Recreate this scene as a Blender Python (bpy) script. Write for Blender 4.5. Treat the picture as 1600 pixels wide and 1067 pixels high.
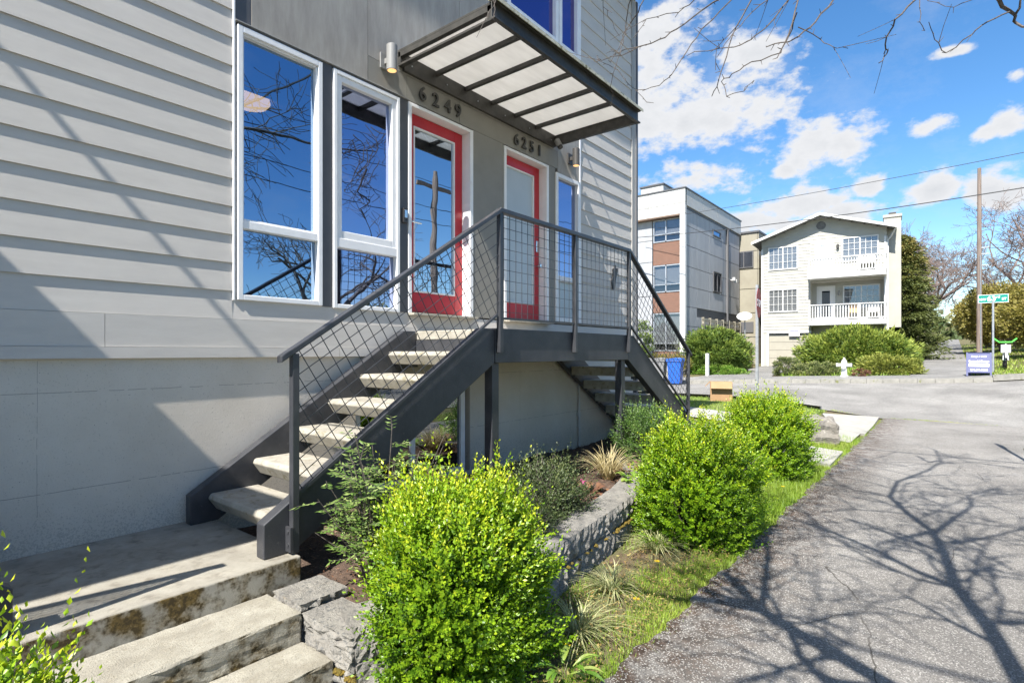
import bpy, bmesh, math, random
import numpy as np
from mathutils import Vector, Matrix
R = math.radians
random.seed(7); rng = np.random.default_rng(7)
for o in list(bpy.data.objects): bpy.data.objects.remove(o)
S = bpy.context.scene
COL = S.collection

# ------------------------------------------------------------------ camera
AZ = 38.72                                   # heading from the facade direction (+X) towards +Y (into the house)
cam = bpy.data.cameras.new('camera'); co = bpy.data.objects.new('camera', cam); COL.objects.link(co)
cam.sensor_fit = 'HORIZONTAL'; cam.sensor_width = 36; cam.lens = 36 * 861 / 1600
cam.shift_y = (550 - 533.5) / 1600
cam.clip_start = .05; cam.clip_end = 3000
co.location = (0, 0, 0); co.rotation_euler = (R(90), 0, R(AZ - 90))
S.camera = co
# ------------------------------------------------------------------ light
LX, LY, LZ = .85, .125, -1.0                  # direction in which sunlight travels
sun = bpy.data.lights.new('sun', 'SUN'); sun.energy = 5.0; sun.angle = R(.5); sun.color = (1, .95, .87)
so = bpy.data.objects.new('sun', sun); COL.objects.link(so)
so.rotation_euler = Vector((-LX, -LY, -LZ)).to_track_quat('Z', 'Y').to_euler()
so.location = (-10, -3, 20)
world = bpy.data.worlds.new('World'); S.world = world; world.use_nodes = True
S.view_settings.view_transform = 'Standard'; S.view_settings.look = 'None'
S.view_settings.exposure = 1.22; S.view_settings.gamma = 1; S.view_settings.use_curve_mapping = False
S.render.engine = 'CYCLES'

CF, CS = .7803, .6254
def pix(px, py, d):                           # point seen at a pixel of the photograph, at a depth
    s = (px - 800) / 861 * d
    return (d * CF + s * CS, d * CS - s * CF, (550 - py) / 861 * d)

def build_world():
    nt = world.node_tree; N = nt.nodes; L = nt.links; N.clear()
    out = N.new('ShaderNodeOutputWorld'); bg = N.new('ShaderNodeBackground'); bg.inputs[1].default_value = .068
    sky = N.new('ShaderNodeTexSky'); sky.sky_type = 'NISHITA'; sky.sun_disc = False
    sky.sun_elevation = math.asin(-LZ / math.sqrt(LX*LX + LY*LY + LZ*LZ))
    sky.sun_rotation = math.atan2(-LX, -LY)
    sky.air_density = 1.0; sky.dust_density = .05; sky.ozone_density = 2.2; sky.altitude = 200
    def M(op, a, b=None, c=None):
        n = N.new('ShaderNodeMath'); n.operation = op
        for i, v in enumerate((a, b, c)):
            if v is None: continue
            if isinstance(v, (int, float)): n.inputs[i].default_value = v
            else: L.new(v, n.inputs[i])
        return n.outputs[0]
    tc = N.new('ShaderNodeTexCoord'); sep = N.new('ShaderNodeSeparateXYZ'); L.new(tc.outputs['Generated'], sep.inputs[0])
    az = M('ARCTAN2', sep.outputs[1], sep.outputs[0]); el = M('ARCSINE', sep.outputs[2])
    # clouds as soft ellipses in azimuth / elevation, broken up by noise
    C = []
    def c(px, py, rx, ry):
        t = (px - 800) / 861; x, y, z = pix(px, py, 1)
        C.append((math.atan2(y, x), math.atan2(z, math.hypot(x, y)), rx / 861 / (1 + t*t), ry / 861 / math.sqrt(1 + t*t)))
    for q in [(1030,100,85,95),(1010,190,90,60),(1110,190,110,70),(1190,170,110,75),(1260,215,85,55),(1320,225,50,35),(1100,275,90,32),(1070,262,60,26),
              (1170,85,75,28),(1240,325,80,26),(1180,345,80,28),(1320,335,70,20),(1460,297,36,26),(1360,292,26,16),(1560,300,55,34),(1575,190,44,28),(1545,205,30,15),(1460,195,50,14),
              (1590,120,28,16),(1225,268,24,14),(1000,320,80,50),(1490,80,60,10)]: c(*q)
    r2 = random.Random(5)
    for k in range(64):  # clouds out of view, many of them added to whiten the ambient light
        a = r2.uniform(-3.1, 3.1)
        e = r2.uniform(.1, 1.45); w = r2.uniform(.10, .28) / max(.25, math.cos(e))
        if -1.75 < a < .35 and e < .95: continue
        C.append((a, e, w, w * math.cos(e) * r2.uniform(.35, .7)))
    acc = None
    for a, e, ra, re in C:
        da = M('MULTIPLY', M('SUBTRACT', az, a), 1 / ra); de = M('MULTIPLY', M('SUBTRACT', el, e), 1 / re)
        d2 = M('ADD', M('MULTIPLY', da, da), M('MULTIPLY', de, de))
        g = M('POWER', 2.718, M('MULTIPLY', d2, -.9))
        acc = g if acc is None else M('MAXIMUM', acc, g)
    def noise(scale, detail, rough, seed):
        n = N.new('ShaderNodeTexNoise'); n.noise_dimensions = '4D'; n.inputs['W'].default_value = seed
        n.inputs['Scale'].default_value = scale; n.inputs['Detail'].default_value = detail; n.inputs['Roughness'].default_value = rough
        mp = N.new('ShaderNodeMapping'); mp.inputs['Scale'].default_value = (1, 1, 1.7)
        L.new(tc.outputs['Generated'], mp.inputs[0]); L.new(mp.outputs[0], n.inputs['Vector']); return n.outputs[0]
    n1 = noise(9, 9, .62, 1.3); n2 = noise(26, 6, .6, 4.0)
    v = M('ADD', acc, M('MULTIPLY', M('SUBTRACT', n1, .5), 2.5)); v = M('ADD', v, M('MULTIPLY', M('SUBTRACT', n2, .5), 1.3))
    mr = N.new('ShaderNodeMapRange'); mr.interpolation_type = 'SMOOTHSTEP'
    mr.inputs[1].default_value = .40; mr.inputs[2].default_value = .85; L.new(v, mr.inputs[0])
    wisp = noise(5, 8, .7, 9.0); mw = N.new('ShaderNodeMapRange'); mw.inputs[1].default_value = .50; mw.inputs[2].default_value = .9; mw.inputs[4].default_value = .3
    L.new(wisp, mw.inputs[0])
    fac = M('MAXIMUM', mr.outputs[0], mw.outputs[0])
    shade = N.new('ShaderNodeMapRange'); L.new(v, shade.inputs[0]); shade.inputs[1].default_value = .5; shade.inputs[2].default_value = 1.5
    cc = N.new('ShaderNodeMixRGB'); cc.inputs[1].default_value = (5.9, 5.95, 6.1, 1); cc.inputs[2].default_value = (4.6, 4.75, 5.0, 1)
    L.new(shade.outputs[0], cc.inputs[0])
    hs = N.new('ShaderNodeHueSaturation'); hs.inputs['Saturation'].default_value = 1.26; hs.inputs['Value'].default_value = 1.38; L.new(sky.outputs[0], hs.inputs['Color'])
    mix = N.new('ShaderNodeMixRGB'); L.new(fac, mix.inputs[0]); L.new(hs.outputs[0], mix.inputs[1]); L.new(cc.outputs[0], mix.inputs[2])
    L.new(mix.outputs[0], bg.inputs[0]); L.new(bg.outputs[0], out.inputs[0])
build_world()

# ------------------------------------------------------------------ materials
MATS = {}
def mat(name, c1, c2=None, scale=4, rough=.6, bump=0, bscale=60, metal=0, spec=.5, detail=6, c3=None, s3=40, f3=(.6,.7), trans=0, attr=False, coord='Object', stretch=None, wear=None):
    m = bpy.data.materials.new(name); m.use_nodes = True; N = m.node_tree.nodes; L = m.node_tree.links
    b = N['Principled BSDF']; b.inputs['Roughness'].default_value = rough; b.inputs['Metallic'].default_value = metal
    b.inputs['Specular IOR Level'].default_value = spec
    tc = N.new('ShaderNodeTexCoord'); vec = tc.outputs[coord]
    if stretch:
        mp = N.new('ShaderNodeMapping'); mp.inputs['Scale'].default_value = stretch; L.new(vec, mp.inputs[0]); vec = mp.outputs[0]
    def noise(sc, dt=detail):
        n = N.new('ShaderNodeTexNoise'); n.inputs['Scale'].default_value = sc; n.inputs['Detail'].default_value = dt; n.inputs['Roughness'].default_value = .65; L.new(vec, n.inputs['Vector']); return n.outputs[0]
    def ramp(x, a, bb, ca, cb):
        r = N.new('ShaderNodeValToRGB'); L.new(x, r.inputs[0]); e = r.color_ramp.elements
        e[0].position = a; e[1].position = bb; e[0].color = (*ca, 1); e[1].color = (*cb, 1); return r.outputs[0]
    if attr:
        a = N.new('ShaderNodeAttribute'); a.attribute_name = 'tint'; r = N.new('ShaderNodeValToRGB'); L.new(a.outputs['Fac'], r.inputs[0])
        e = r.color_ramp.elements; e[0].color = (*c1, 1); e[1].color = (*(c3 or c2), 1)
        if c3: x = e.new(.5); x.color = (*c2, 1)
        col = r.outputs[0]
    elif c2 is None:
        col = None; b.inputs['Base Color'].default_value = (*c1, 1)
    else:
        col = ramp(noise(scale), .35, .68, c1, c2)
        if c3:
            mx = N.new('ShaderNodeMixRGB'); mr = ramp(noise(s3, 3), f3[0], f3[1], (0,0,0), (1,1,1)); L.new(mr, mx.inputs[0]); L.new(col, mx.inputs[1]); mx.inputs[2].default_value = (*c3, 1); col = mx.outputs[0]
    if wear:      # dirt that gathers on faces that stand upright (risers) or run along an edge
        kind, wc, lo, hi, sc = wear
        n = noise(sc, 5)
        if kind == 'side':
            g = N.new('ShaderNodeNewGeometry'); sp = N.new('ShaderNodeSeparateXYZ'); L.new(g.outputs['Normal'], sp.inputs[0])
            f = N.new('ShaderNodeMapRange'); L.new(sp.outputs[2], f.inputs[0]); f.inputs[1].default_value = .85; f.inputs[2].default_value = .3; f.inputs[3].default_value = .12; f.inputs[4].default_value = 1
        elif kind == 'y':
            sp = N.new('ShaderNodeSeparateXYZ'); L.new(vec, sp.inputs[0])
            f = N.new('ShaderNodeMapRange'); L.new(sp.outputs[1], f.inputs[0]); f.inputs[1].default_value = .72; f.inputs[2].default_value = 1.36; f.inputs[3].default_value = .0; f.inputs[4].default_value = 1
        m2 = N.new('ShaderNodeMapRange'); L.new(n, m2.inputs[0]); m2.inputs[1].default_value = lo; m2.inputs[2].default_value = hi
        mm = N.new('ShaderNodeMath'); mm.operation = 'MULTIPLY'; L.new(f.outputs[0], mm.inputs[0]); L.new(m2.outputs[0], mm.inputs[1]); mm.use_clamp = True
        wr = ramp(noise(sc * 4, 2), .4, .6, wc, tuple(x * .35 for x in wc))
        mx = N.new('ShaderNodeMixRGB'); L.new(mm.outputs[0], mx.inputs[0]); L.new(col, mx.inputs[1]); L.new(wr, mx.inputs[2]); col = mx.outputs[0]
    if col is not None: L.new(col, b.inputs['Base Color'])
    if bump:
        bp = N.new('ShaderNodeBump'); bp.inputs['Strength'].default_value = bump; bp.inputs['Distance'].default_value = .02
        L.new(noise(bscale, 5), bp.inputs['Height']); L.new(bp.outputs[0], b.inputs['Normal'])
    if trans:
        out = N['Material Output']; t = N.new('ShaderNodeBsdfTranslucent'); mx = N.new('ShaderNodeMixShader'); mx.inputs[0].default_value = trans
        if col is not None: L.new(col, t.inputs[0])
        else: t.inputs[0].default_value = (*c1, 1)
        L.new(b.outputs[0], mx.inputs[1]); L.new(t.outputs[0], mx.inputs[2]); L.new(mx.outputs[0], out.inputs[0])
    MATS[name] = m; return m
def M(n): return MATS[n]

mat('siding', (.50,.475,.445), (.555,.53,.495), 2.3, .75, .25, 220, stretch=(1,1,5))
mat('cement_panel', (.27,.25,.225), (.37,.35,.315), 3, .7, .15, 120, stretch=(3,3,.7))
mat('panel_taupe', (.22,.21,.185), (.25,.238,.21), 4, .65, .1, 120)
mat('dark_panel', (.075,.077,.085), (.095,.095,.10), 4, .5, .05, 100)
mat('white_trim', (.76,.76,.77), (.84,.84,.84), 5, .45, .03, 60)
mat('trim_grey', (.30,.295,.285), (.34,.335,.32), 5, .65, .05, 60)
mat('red_paint', (.46,.018,.03), (.53,.028,.038), 5, .35, .03, 50)
mat('charcoal', (.030,.032,.038), (.055,.056,.062), 5, .42, .12, 90, c3=(.10,.10,.10), s3=30, f3=(.66,.8))
mat('charcoal_rail', (.035,.037,.043), (.06,.062,.068), 5, .35, .05, 90)
mat('canopy_steel', (.028,.027,.025), (.06,.057,.05), 9, .5, .1, 80)
mat('flashing', (.42,.40,.30), (.6,.58,.46), 14, .6, .1, 60, c3=(.12,.11,.04), s3=22, f3=(.55,.68))
mat('frosted_glass', (.66,.65,.63), (.74,.73,.71), 2.2, .35, 0, trans=.6, stretch=(1,6,1))
mat('tread_concrete', (.29,.27,.225), (.41,.385,.33), 9, .85, .5, 120, c3=(.20,.18,.11), s3=14, f3=(.56,.72))
mat('landing_concrete', (.24,.225,.19), (.35,.33,.28), 3.5, .9, .4, 160, c3=(.17,.155,.13), s3=9, f3=(.55,.75), wear=('side', (.13,.085,.02),   .41, .57, 9))
mat('step_concrete', (.27,.25,.205), (.40,.38,.32), 5, .9, .6, 130, c3=(.26,.24,.19), s3=60, f3=(.55,.68), wear=('side', (.12,.08,.018), .42, .58, 9))
mat('walk_concrete', (.30,.29,.26), (.38,.37,.335), 3, .9, .3, 160, c3=(.3,.29,.26), s3=50, f3=(.6,.7))
mat('stone_block', (.19,.18,.165), (.30,.285,.255), 8, .95, .9, 70, c3=(.14,.14,.135), s3=38, f3=(.54,.64), wear=('side', (.22,.13,.01), .60, .68, 5))
mat('moss', (.09,.075,.012), (.22,.14,.018), 30, 1, .8, 90)
mat('boulder_stone', (.17,.155,.135), (.27,.25,.22), 5, .95, 1, 30, c3=(.4,.38,.35), s3=12, f3=(.62,.72))
mat('soil', (.055,.035,.025), (.13,.085,.06), 22, 1, 1, 60, c3=(.24,.17,.12), s3=70, f3=(.6,.66))
mat('grass_ground', (.13,.085,.055), (.10,.13,.035), 3.2, 1, .8, 90, c3=(.20,.15,.09), s3=40, f3=(.6,.68))
mat('far_grass', (.09,.13,.03), (.14,.18,.05), 1.5, 1, .6, 30)
mat('grass_blade', (.13,.26,.015), (.26,.38,.03), 1, .5, attr=True, c3=(.50,.46,.16), trans=.35)
mat('wood_fence', (.16,.10,.07), (.24,.16,.11), 6, .8, .2, 40)
mat('chrome', (.7,.7,.7), None, rough=.18, metal=1)
mat('black_plastic', (.02,.02,.022), None, rough=.4)
mat('lamp_white', (.24,.24,.235), None, rough=.4)
mat('lamp_dark', (.045,.043,.042), (.06,.058,.055), 8, .5, .05)
mat('bark', (.10,.085,.07), (.17,.15,.13), 12, .9, .6, 60)
mat('twig', (.06,.05,.045), (.12,.10,.085), 30, .85, .2, 80)
mat('pale_twig', (.14,.105,.095), (.22,.17,.15), 1, .9)
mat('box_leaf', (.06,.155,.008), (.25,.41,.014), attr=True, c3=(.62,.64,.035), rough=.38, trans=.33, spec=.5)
mat('nandina_leaf', (.055,.12,.02), (.14,.24,.05), attr=True, c3=(.36,.44,.15), rough=.4, trans=.3)
mat('olive_leaf', (.04,.065,.02), (.09,.125,.04), attr=True, c3=(.26,.28,.10), rough=.5, trans=.25)
mat('bronze_leaf', (.12,.06,.04), (.20,.10,.06), attr=True, c3=(.34,.20,.11), rough=.45, trans=.3)
mat('bright_leaf', (.12,.26,.03), (.18,.34,.04), attr=True, c3=(.35,.42,.10), rough=.35, trans=.35)
mat('tan_grass', (.30,.25,.10), (.50,.42,.22), attr=True, c3=(.68,.60,.38), rough=.6, trans=.3)
mat('brown_grass', (.20,.13,.05), (.33,.22,.08), attr=True, c3=(.40,.36,.12), rough=.6, trans=.3)
mat('stripe_grass', (.15,.22,.07), (.38,.40,.18), attr=True, c3=(.62,.60,.36), rough=.5, trans=.3)
mat('pink_petal', (.65,.06,.30), None, rough=.5, trans=.3)
mat('yellow_petal', (.85,.60,.01), None, rough=.5, trans=.3)
mat('juniper', (.035,.075,.012), (.12,.19,.025), attr=True, c3=(.28,.33,.05), rough=.6, trans=.2)
mat('juniper_gold', (.10,.13,.02), (.22,.25,.04), attr=True, c3=(.36,.36,.07), rough=.6, trans=.2)
mat('conifer_leaf', (.035,.06,.014), (.12,.14,.03), attr=True, c3=(.30,.19,.05), rough=.6, trans=.15)
mat('spring_leaf', (.16,.15,.03), (.28,.25,.055), attr=True, c3=(.40,.32,.12), rough=.5, trans=.35)
mat('far_leaf', (.04,.07,.02), (.09,.12,.035), attr=True, c3=(.2,.2,.1), rough=.6, trans=.2)
mat('white_siding', (.37,.365,.325), (.41,.40,.365), 2, .7, .1, 60)
mat('white_paint', (.58,.58,.57), None, rough=.5)
mat('garage_paint', (.32,.30,.25), (.36,.34,.28), 3, .6)
mat('roof_shingle', (.12,.12,.12), (.2,.2,.2), 6, .9, .3, 40)
mat('modern_white', (.42,.42,.41), (.47,.47,.46), 2, .6)
mat('modern_grey', (.30,.31,.33), (.37,.38,.40), 1.2, .65, .1, 40, stretch=(2,2,.6))
mat('modern_joint', (.10,.10,.105), None, rough=.8)
mat('beige_panel', (.25,.23,.18), (.30,.28,.22), 1.2, .7)
mat('chimney_siding', (.34,.33,.29), (.38,.37,.33), 2, .7)
mat('cardboard', (.30,.18,.09), (.34,.21,.11), 6, .8)
mat('bin_grey', (.16,.165,.17), (.2,.2,.205), 5, .5)
mat('bin_blue', (.012,.09,.42), (.02,.12,.5), 5, .4)
mat('hydrant_white', (.74,.73,.70), (.8,.79,.76), 20, .5)
mat('galvanised', (.35,.37,.40), (.5,.52,.55), 12, .45, metal=.6)
mat('stop_red', (.35,.012,.02), None, rough=.4)
mat('sign_green', (.0,.22,.17), None, rough=.4)
mat('sign_blue', (.07,.08,.19), None, rough=.5)
mat('sign_white', (.85,.85,.85), None, rough=.5)
mat('pole_wood', (.16,.12,.10), (.26,.21,.18), 3, .9, .3, 30, stretch=(6,6,.5))
mat('cable', (.03,.03,.032), None, rough=.6)
mat('rubber', (.015,.015,.015), None, rough=.7)
mat('bike_green', (.10,.55,.08), None, rough=.35)
mat('bike_white', (.7,.7,.72), None, rough=.35)
mat('car_dark', (.012,.013,.018), None, rough=.15, metal=.3)
mat('car_white', (.75,.75,.76), None, rough=.2)
mat('interior_wall', (.30,.32,.36), None, rough=.9)
mat('interior_floor', (.15,.1,.07), None, rough=.6)
mat('blind', (.30,.30,.29), None, rough=.8)
mat('door_grey', (.62,.61,.60), None, rough=.5)
mat('chair_wood', (.5,.33,.16), None, rough=.6)
mat('dark_void', (.02,.02,.022), None, rough=.8)
mat('kerb_concrete', (.20,.195,.175), (.28,.27,.245), 6, .9, .3, 80, c3=(.13,.14,.05), s3=4, f3=(.6,.7))
mat('roof_black', (.05,.045,.045), None, rough=.6)

def asphalt(name, a, b_, spk, dark, wear=None, sc=88):
    m = mat(name, a, b_, 1.1, .9, .9, 150, wear=wear)
    N = m.node_tree.nodes; L = m.node_tree.links; b = N['Principled BSDF']
    src = b.inputs['Base Color'].links[0].from_socket
    tc = N.new('ShaderNodeTexCoord')
    for s, col, lo, hi in ((sc, spk, .16, .08), (sc * 1.4, dark, .15, .07), (sc * .45, tuple(x*.8 for x in spk), .10, .05)):
        v = N.new('ShaderNodeTexVoronoi'); v.inputs['Scale'].default_value = s; L.new(tc.outputs['Object'], v.inputs['Vector'])
        # only some cells carry a stone of that colour
        sp = N.new('ShaderNodeSeparateColor'); L.new(v.outputs['Color'], sp.inputs[0])
        g = N.new('ShaderNodeMath'); g.operation = 'GREATER_THAN'; L.new(sp.outputs[0], g.inputs[0]); g.inputs[1].default_value = .45
        mr = N.new('ShaderNodeMapRange'); L.new(v.outputs['Distance'], mr.inputs[0]); mr.inputs[1].default_value = lo * 3; mr.inputs[2].default_value = hi * 3
        mu = N.new('ShaderNodeMath'); mu.operation = 'MULTIPLY'; L.new(mr.outputs[0], mu.inputs[0]); L.new(g.outputs[0], mu.inputs[1])
        mx = N.new('ShaderNodeMixRGB'); L.new(mu.outputs[0], mx.inputs[0]); L.new(src, mx.inputs[1]); mx.inputs[2].default_value = (*col, 1); src = mx.outputs[0]
    nz = N.new('ShaderNodeTexNoise'); nz.inputs['Scale'].default_value = 2.2; nz.inputs['Detail'].default_value = 5; L.new(tc.outputs['Object'], nz.inputs['Vector'])
    ad = N.new('ShaderNodeMixRGB'); ad.inputs[0].default_value = .16; L.new(tc.outputs['Object'], ad.inputs[1]); L.new(nz.outputs['Color'], ad.inputs[2])
    cv = N.new('ShaderNodeTexVoronoi'); cv.feature = 'DISTANCE_TO_EDGE'; cv.inputs['Scale'].default_value = .62; L.new(ad.outputs[0], cv.inputs['Vector'])
    cm = N.new('ShaderNodeMapRange'); L.new(cv.outputs['Distance'], cm.inputs[0]); cm.inputs[1].default_value = .0026; cm.inputs[2].default_value = .0008
    pn = N.new('ShaderNodeTexNoise'); pn.inputs['Scale'].default_value = .55; pn.inputs['Detail'].default_value = 3; L.new(tc.outputs['Object'], pn.inputs['Vector'])
    pm = N.new('ShaderNodeMapRange'); L.new(pn.outputs[0], pm.inputs[0]); pm.inputs[1].default_value = .48; pm.inputs[2].default_value = .56
    mu = N.new('ShaderNodeMath'); mu.operation = 'MULTIPLY'; L.new(cm.outputs[0], mu.inputs[0]); L.new(pm.outputs[0], mu.inputs[1])
    mx = N.new('ShaderNodeMixRGB'); L.new(mu.outputs[0], mx.inputs[0]); L.new(src, mx.inputs[1]); mx.inputs[2].default_value = (.08,.072,.062, 1)
    br = N.new('ShaderNodeMapRange'); L.new(pn.outputs[0], br.inputs[0]); br.inputs[1].default_value = .3; br.inputs[2].default_value = .7; br.inputs[3].default_value = .80; br.inputs[4].default_value = 1.15
    ml = N.new('ShaderNodeMixRGB'); ml.blend_type = 'MULTIPLY'; ml.inputs[0].default_value = 1; L.new(mx.outputs[0], ml.inputs[1]); L.new(br.outputs[0], ml.inputs[2])
    L.new(ml.outputs[0], b.inputs['Base Color']); return m
asphalt('walk_asphalt', (.195,.183,.168), (.275,.26,.24), (.50,.48,.445), (.055,.055,.058), wear=('y', (.10,.055,.03), .36, .54, 6))
asphalt('street_asphalt', (.205,.198,.186), (.265,.257,.24), (.42,.40,.38), (.08,.08,.08), sc=60)
asphalt('far_asphalt', (.17,.165,.16), (.24,.235,.225), (.35,.34,.32), (.08,.08,.08), sc=60)

def concrete_wall():
    m = mat('wall_concrete', (.55,.50,.43), (.63,.58,.51), 1.6, .8, .25, 90)
    N = m.node_tree.nodes; L = m.node_tree.links; b = N['Principled BSDF']; src = b.inputs['Base Color'].links[0].from_socket
    tc = N.new('ShaderNodeTexCoord'); sp = N.new('ShaderNodeSeparateXYZ'); L.new(tc.outputs['Object'], sp.inputs[0])
    def Mt(op, a, bb=None):
        n = N.new('ShaderNodeMath'); n.operation = op
        for i, v in enumerate((a, bb)):
            if v is None: continue
            if isinstance(v, (int, float)): n.inputs[i].default_value = v
            else: L.new(v, n.inputs[i])
        return n.outputs[0]
    nz = N.new('ShaderNodeTexNoise'); nz.inputs['Scale'].default_value = 7; nz.inputs['Detail'].default_value = 4; L.new(tc.outputs['Object'], nz.inputs['Vector'])
    wob = Mt('MULTIPLY', Mt('SUBTRACT', nz.outputs[0], .5), .012)
    z = Mt('ADD', sp.outputs[2], wob); x = Mt('ADD', sp.outputs[0], wob)
    line = None
    for c_, s_ in ((z, -.253), (z, -.87)):
        d = Mt('LESS_THAN', Mt('ABSOLUTE', Mt('SUBTRACT', c_, s_)), .0022); line = d if line is None else Mt('MAXIMUM', line, d)
    for xx in (.81, 5.6):
        line = Mt('MAXIMUM', line, Mt('LESS_THAN', Mt('ABSOLUTE', Mt('SUBTRACT', x, xx)), .0012))
    nz2 = N.new('ShaderNodeTexNoise'); nz2.inputs['Scale'].default_value = 14; L.new(tc.outputs['Object'], nz2.inputs['Vector'])
    line = Mt('MULTIPLY', line, Mt('GREATER_THAN', nz2.outputs[0], .44))
    v = N.new('ShaderNodeTexVoronoi'); v.inputs['Scale'].default_value = 30; L.new(tc.outputs['Object'], v.inputs['Vector'])
    sc = N.new('ShaderNodeSeparateColor'); L.new(v.outputs['Color'], sc.inputs[0])
    hole = Mt('MULTIPLY', Mt('LESS_THAN', v.outputs['Distance'], Mt('MULTIPLY', sc.outputs[1], .12)), Mt('GREATER_THAN', sc.outputs[0], .62))
    # grime near the slab and more holes there
    near = N.new('ShaderNodeMapRange'); L.new(sp.outputs[2], near.inputs[0]); near.inputs[1].default_value = -.95; near.inputs[2].default_value = -1.25
    nz3 = N.new('ShaderNodeTexNoise'); nz3.inputs['Scale'].default_value = 110; nz3.inputs['Detail'].default_value = 6; L.new(tc.outputs['Object'], nz3.inputs['Vector'])
    gr = Mt('GREATER_THAN', Mt('ADD', nz3.outputs[0], Mt('MULTIPLY', near.outputs[0], .17)), .655)
    msk = Mt('MAXIMUM', Mt('MULTIPLY', Mt('MAXIMUM', line, hole), .6), Mt('MULTIPLY', gr, .28))
    mx = N.new('ShaderNodeMixRGB'); L.new(msk, mx.inputs[0]); L.new(src, mx.inputs[1]); mx.inputs[2].default_value = (.13,.12,.105, 1); L.new(mx.outputs[0], b.inputs['Base Color'])
concrete_wall()
def pane_mat(name, tint, refl, trans, rough=.0, ripple=.0):
    m = bpy.data.materials.new(name); m.use_nodes = True; N = m.node_tree.nodes; L = m.node_tree.links; N.clear()
    out = N.new('ShaderNodeOutputMaterial'); g = N.new('ShaderNodeBsdfGlossy'); g.inputs['Roughness'].default_value = rough; g.inputs[0].default_value = (*tint, 1)
    t = N.new('ShaderNodeBsdfTransparent'); t.inputs[0].default_value = (*trans, 1)
    mx = N.new('ShaderNodeMixShader'); mx.inputs[0].default_value = refl; L.new(t.outputs[0], mx.inputs[1]); L.new(g.outputs[0], mx.inputs[2])
    ge = N.new('ShaderNodeNewGeometry'); t2 = N.new('ShaderNodeBsdfTransparent'); m2 = N.new('ShaderNodeMixShader')   # the far side of the sheet of glass only lets light out
    L.new(ge.outputs['Backfacing'], m2.inputs[0]); L.new(mx.outputs[0], m2.inputs[1]); L.new(t2.outputs[0], m2.inputs[2]); L.new(m2.outputs[0], out.inputs[0])
    if ripple:
        tc = N.new('ShaderNodeTexCoord'); n = N.new('ShaderNodeTexNoise'); n.inputs['Scale'].default_value = 3.5; n.inputs['Detail'].default_value = 1; L.new(tc.outputs['Object'], n.inputs['Vector'])
        bp = N.new('ShaderNodeBump'); bp.inputs['Strength'].default_value = ripple; bp.inputs['Distance'].default_value = .01; L.new(n.outputs[0], bp.inputs['Height']); L.new(bp.outputs[0], g.inputs['Normal'])
    MATS[name] = m
pane_mat('glass_blue', (.31,.45,.64), .72, (.30,.33,.36), ripple=.06)
pane_mat('glass_violet', (.37,.44,.66), .74, (.20,.20,.25), ripple=.07)
pane_mat('glass_upper', (.24,.22,.50), .7, (.05,.05,.1))
pane_mat('glass_door', (.58,.68,.80), .70, (.20,.22,.24), ripple=.07)
pane_mat('glass_frost', (.85,.9,.95), .28, (.6,.62,.65), rough=.15)
pane_mat('glass_dark', (.7,.75,.8), .35, (.12,.12,.14))
pane_mat('glass_far', (.6,.66,.75), .16, (.6,.62,.66))
mat('frost_pane', (.42,.47,.50), (.48,.53,.56), 1, .22)
mat('curtain', (.5,.5,.49))
def emis(name, col, st):
    m = bpy.data.materials.new(name); m.use_nodes = True; b = m.node_tree.nodes['Principled BSDF']
    b.inputs['Base Color'].default_value = (*col, 1); b.inputs['Emission Color'].default_value = (*col, 1); b.inputs['Emission Strength'].default_value = st; MATS[name] = m
emis('lamp_glow', (1, .55, .22), .55)
emis('ceiling_glow', (1, .66, .36), 2.6)

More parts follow.
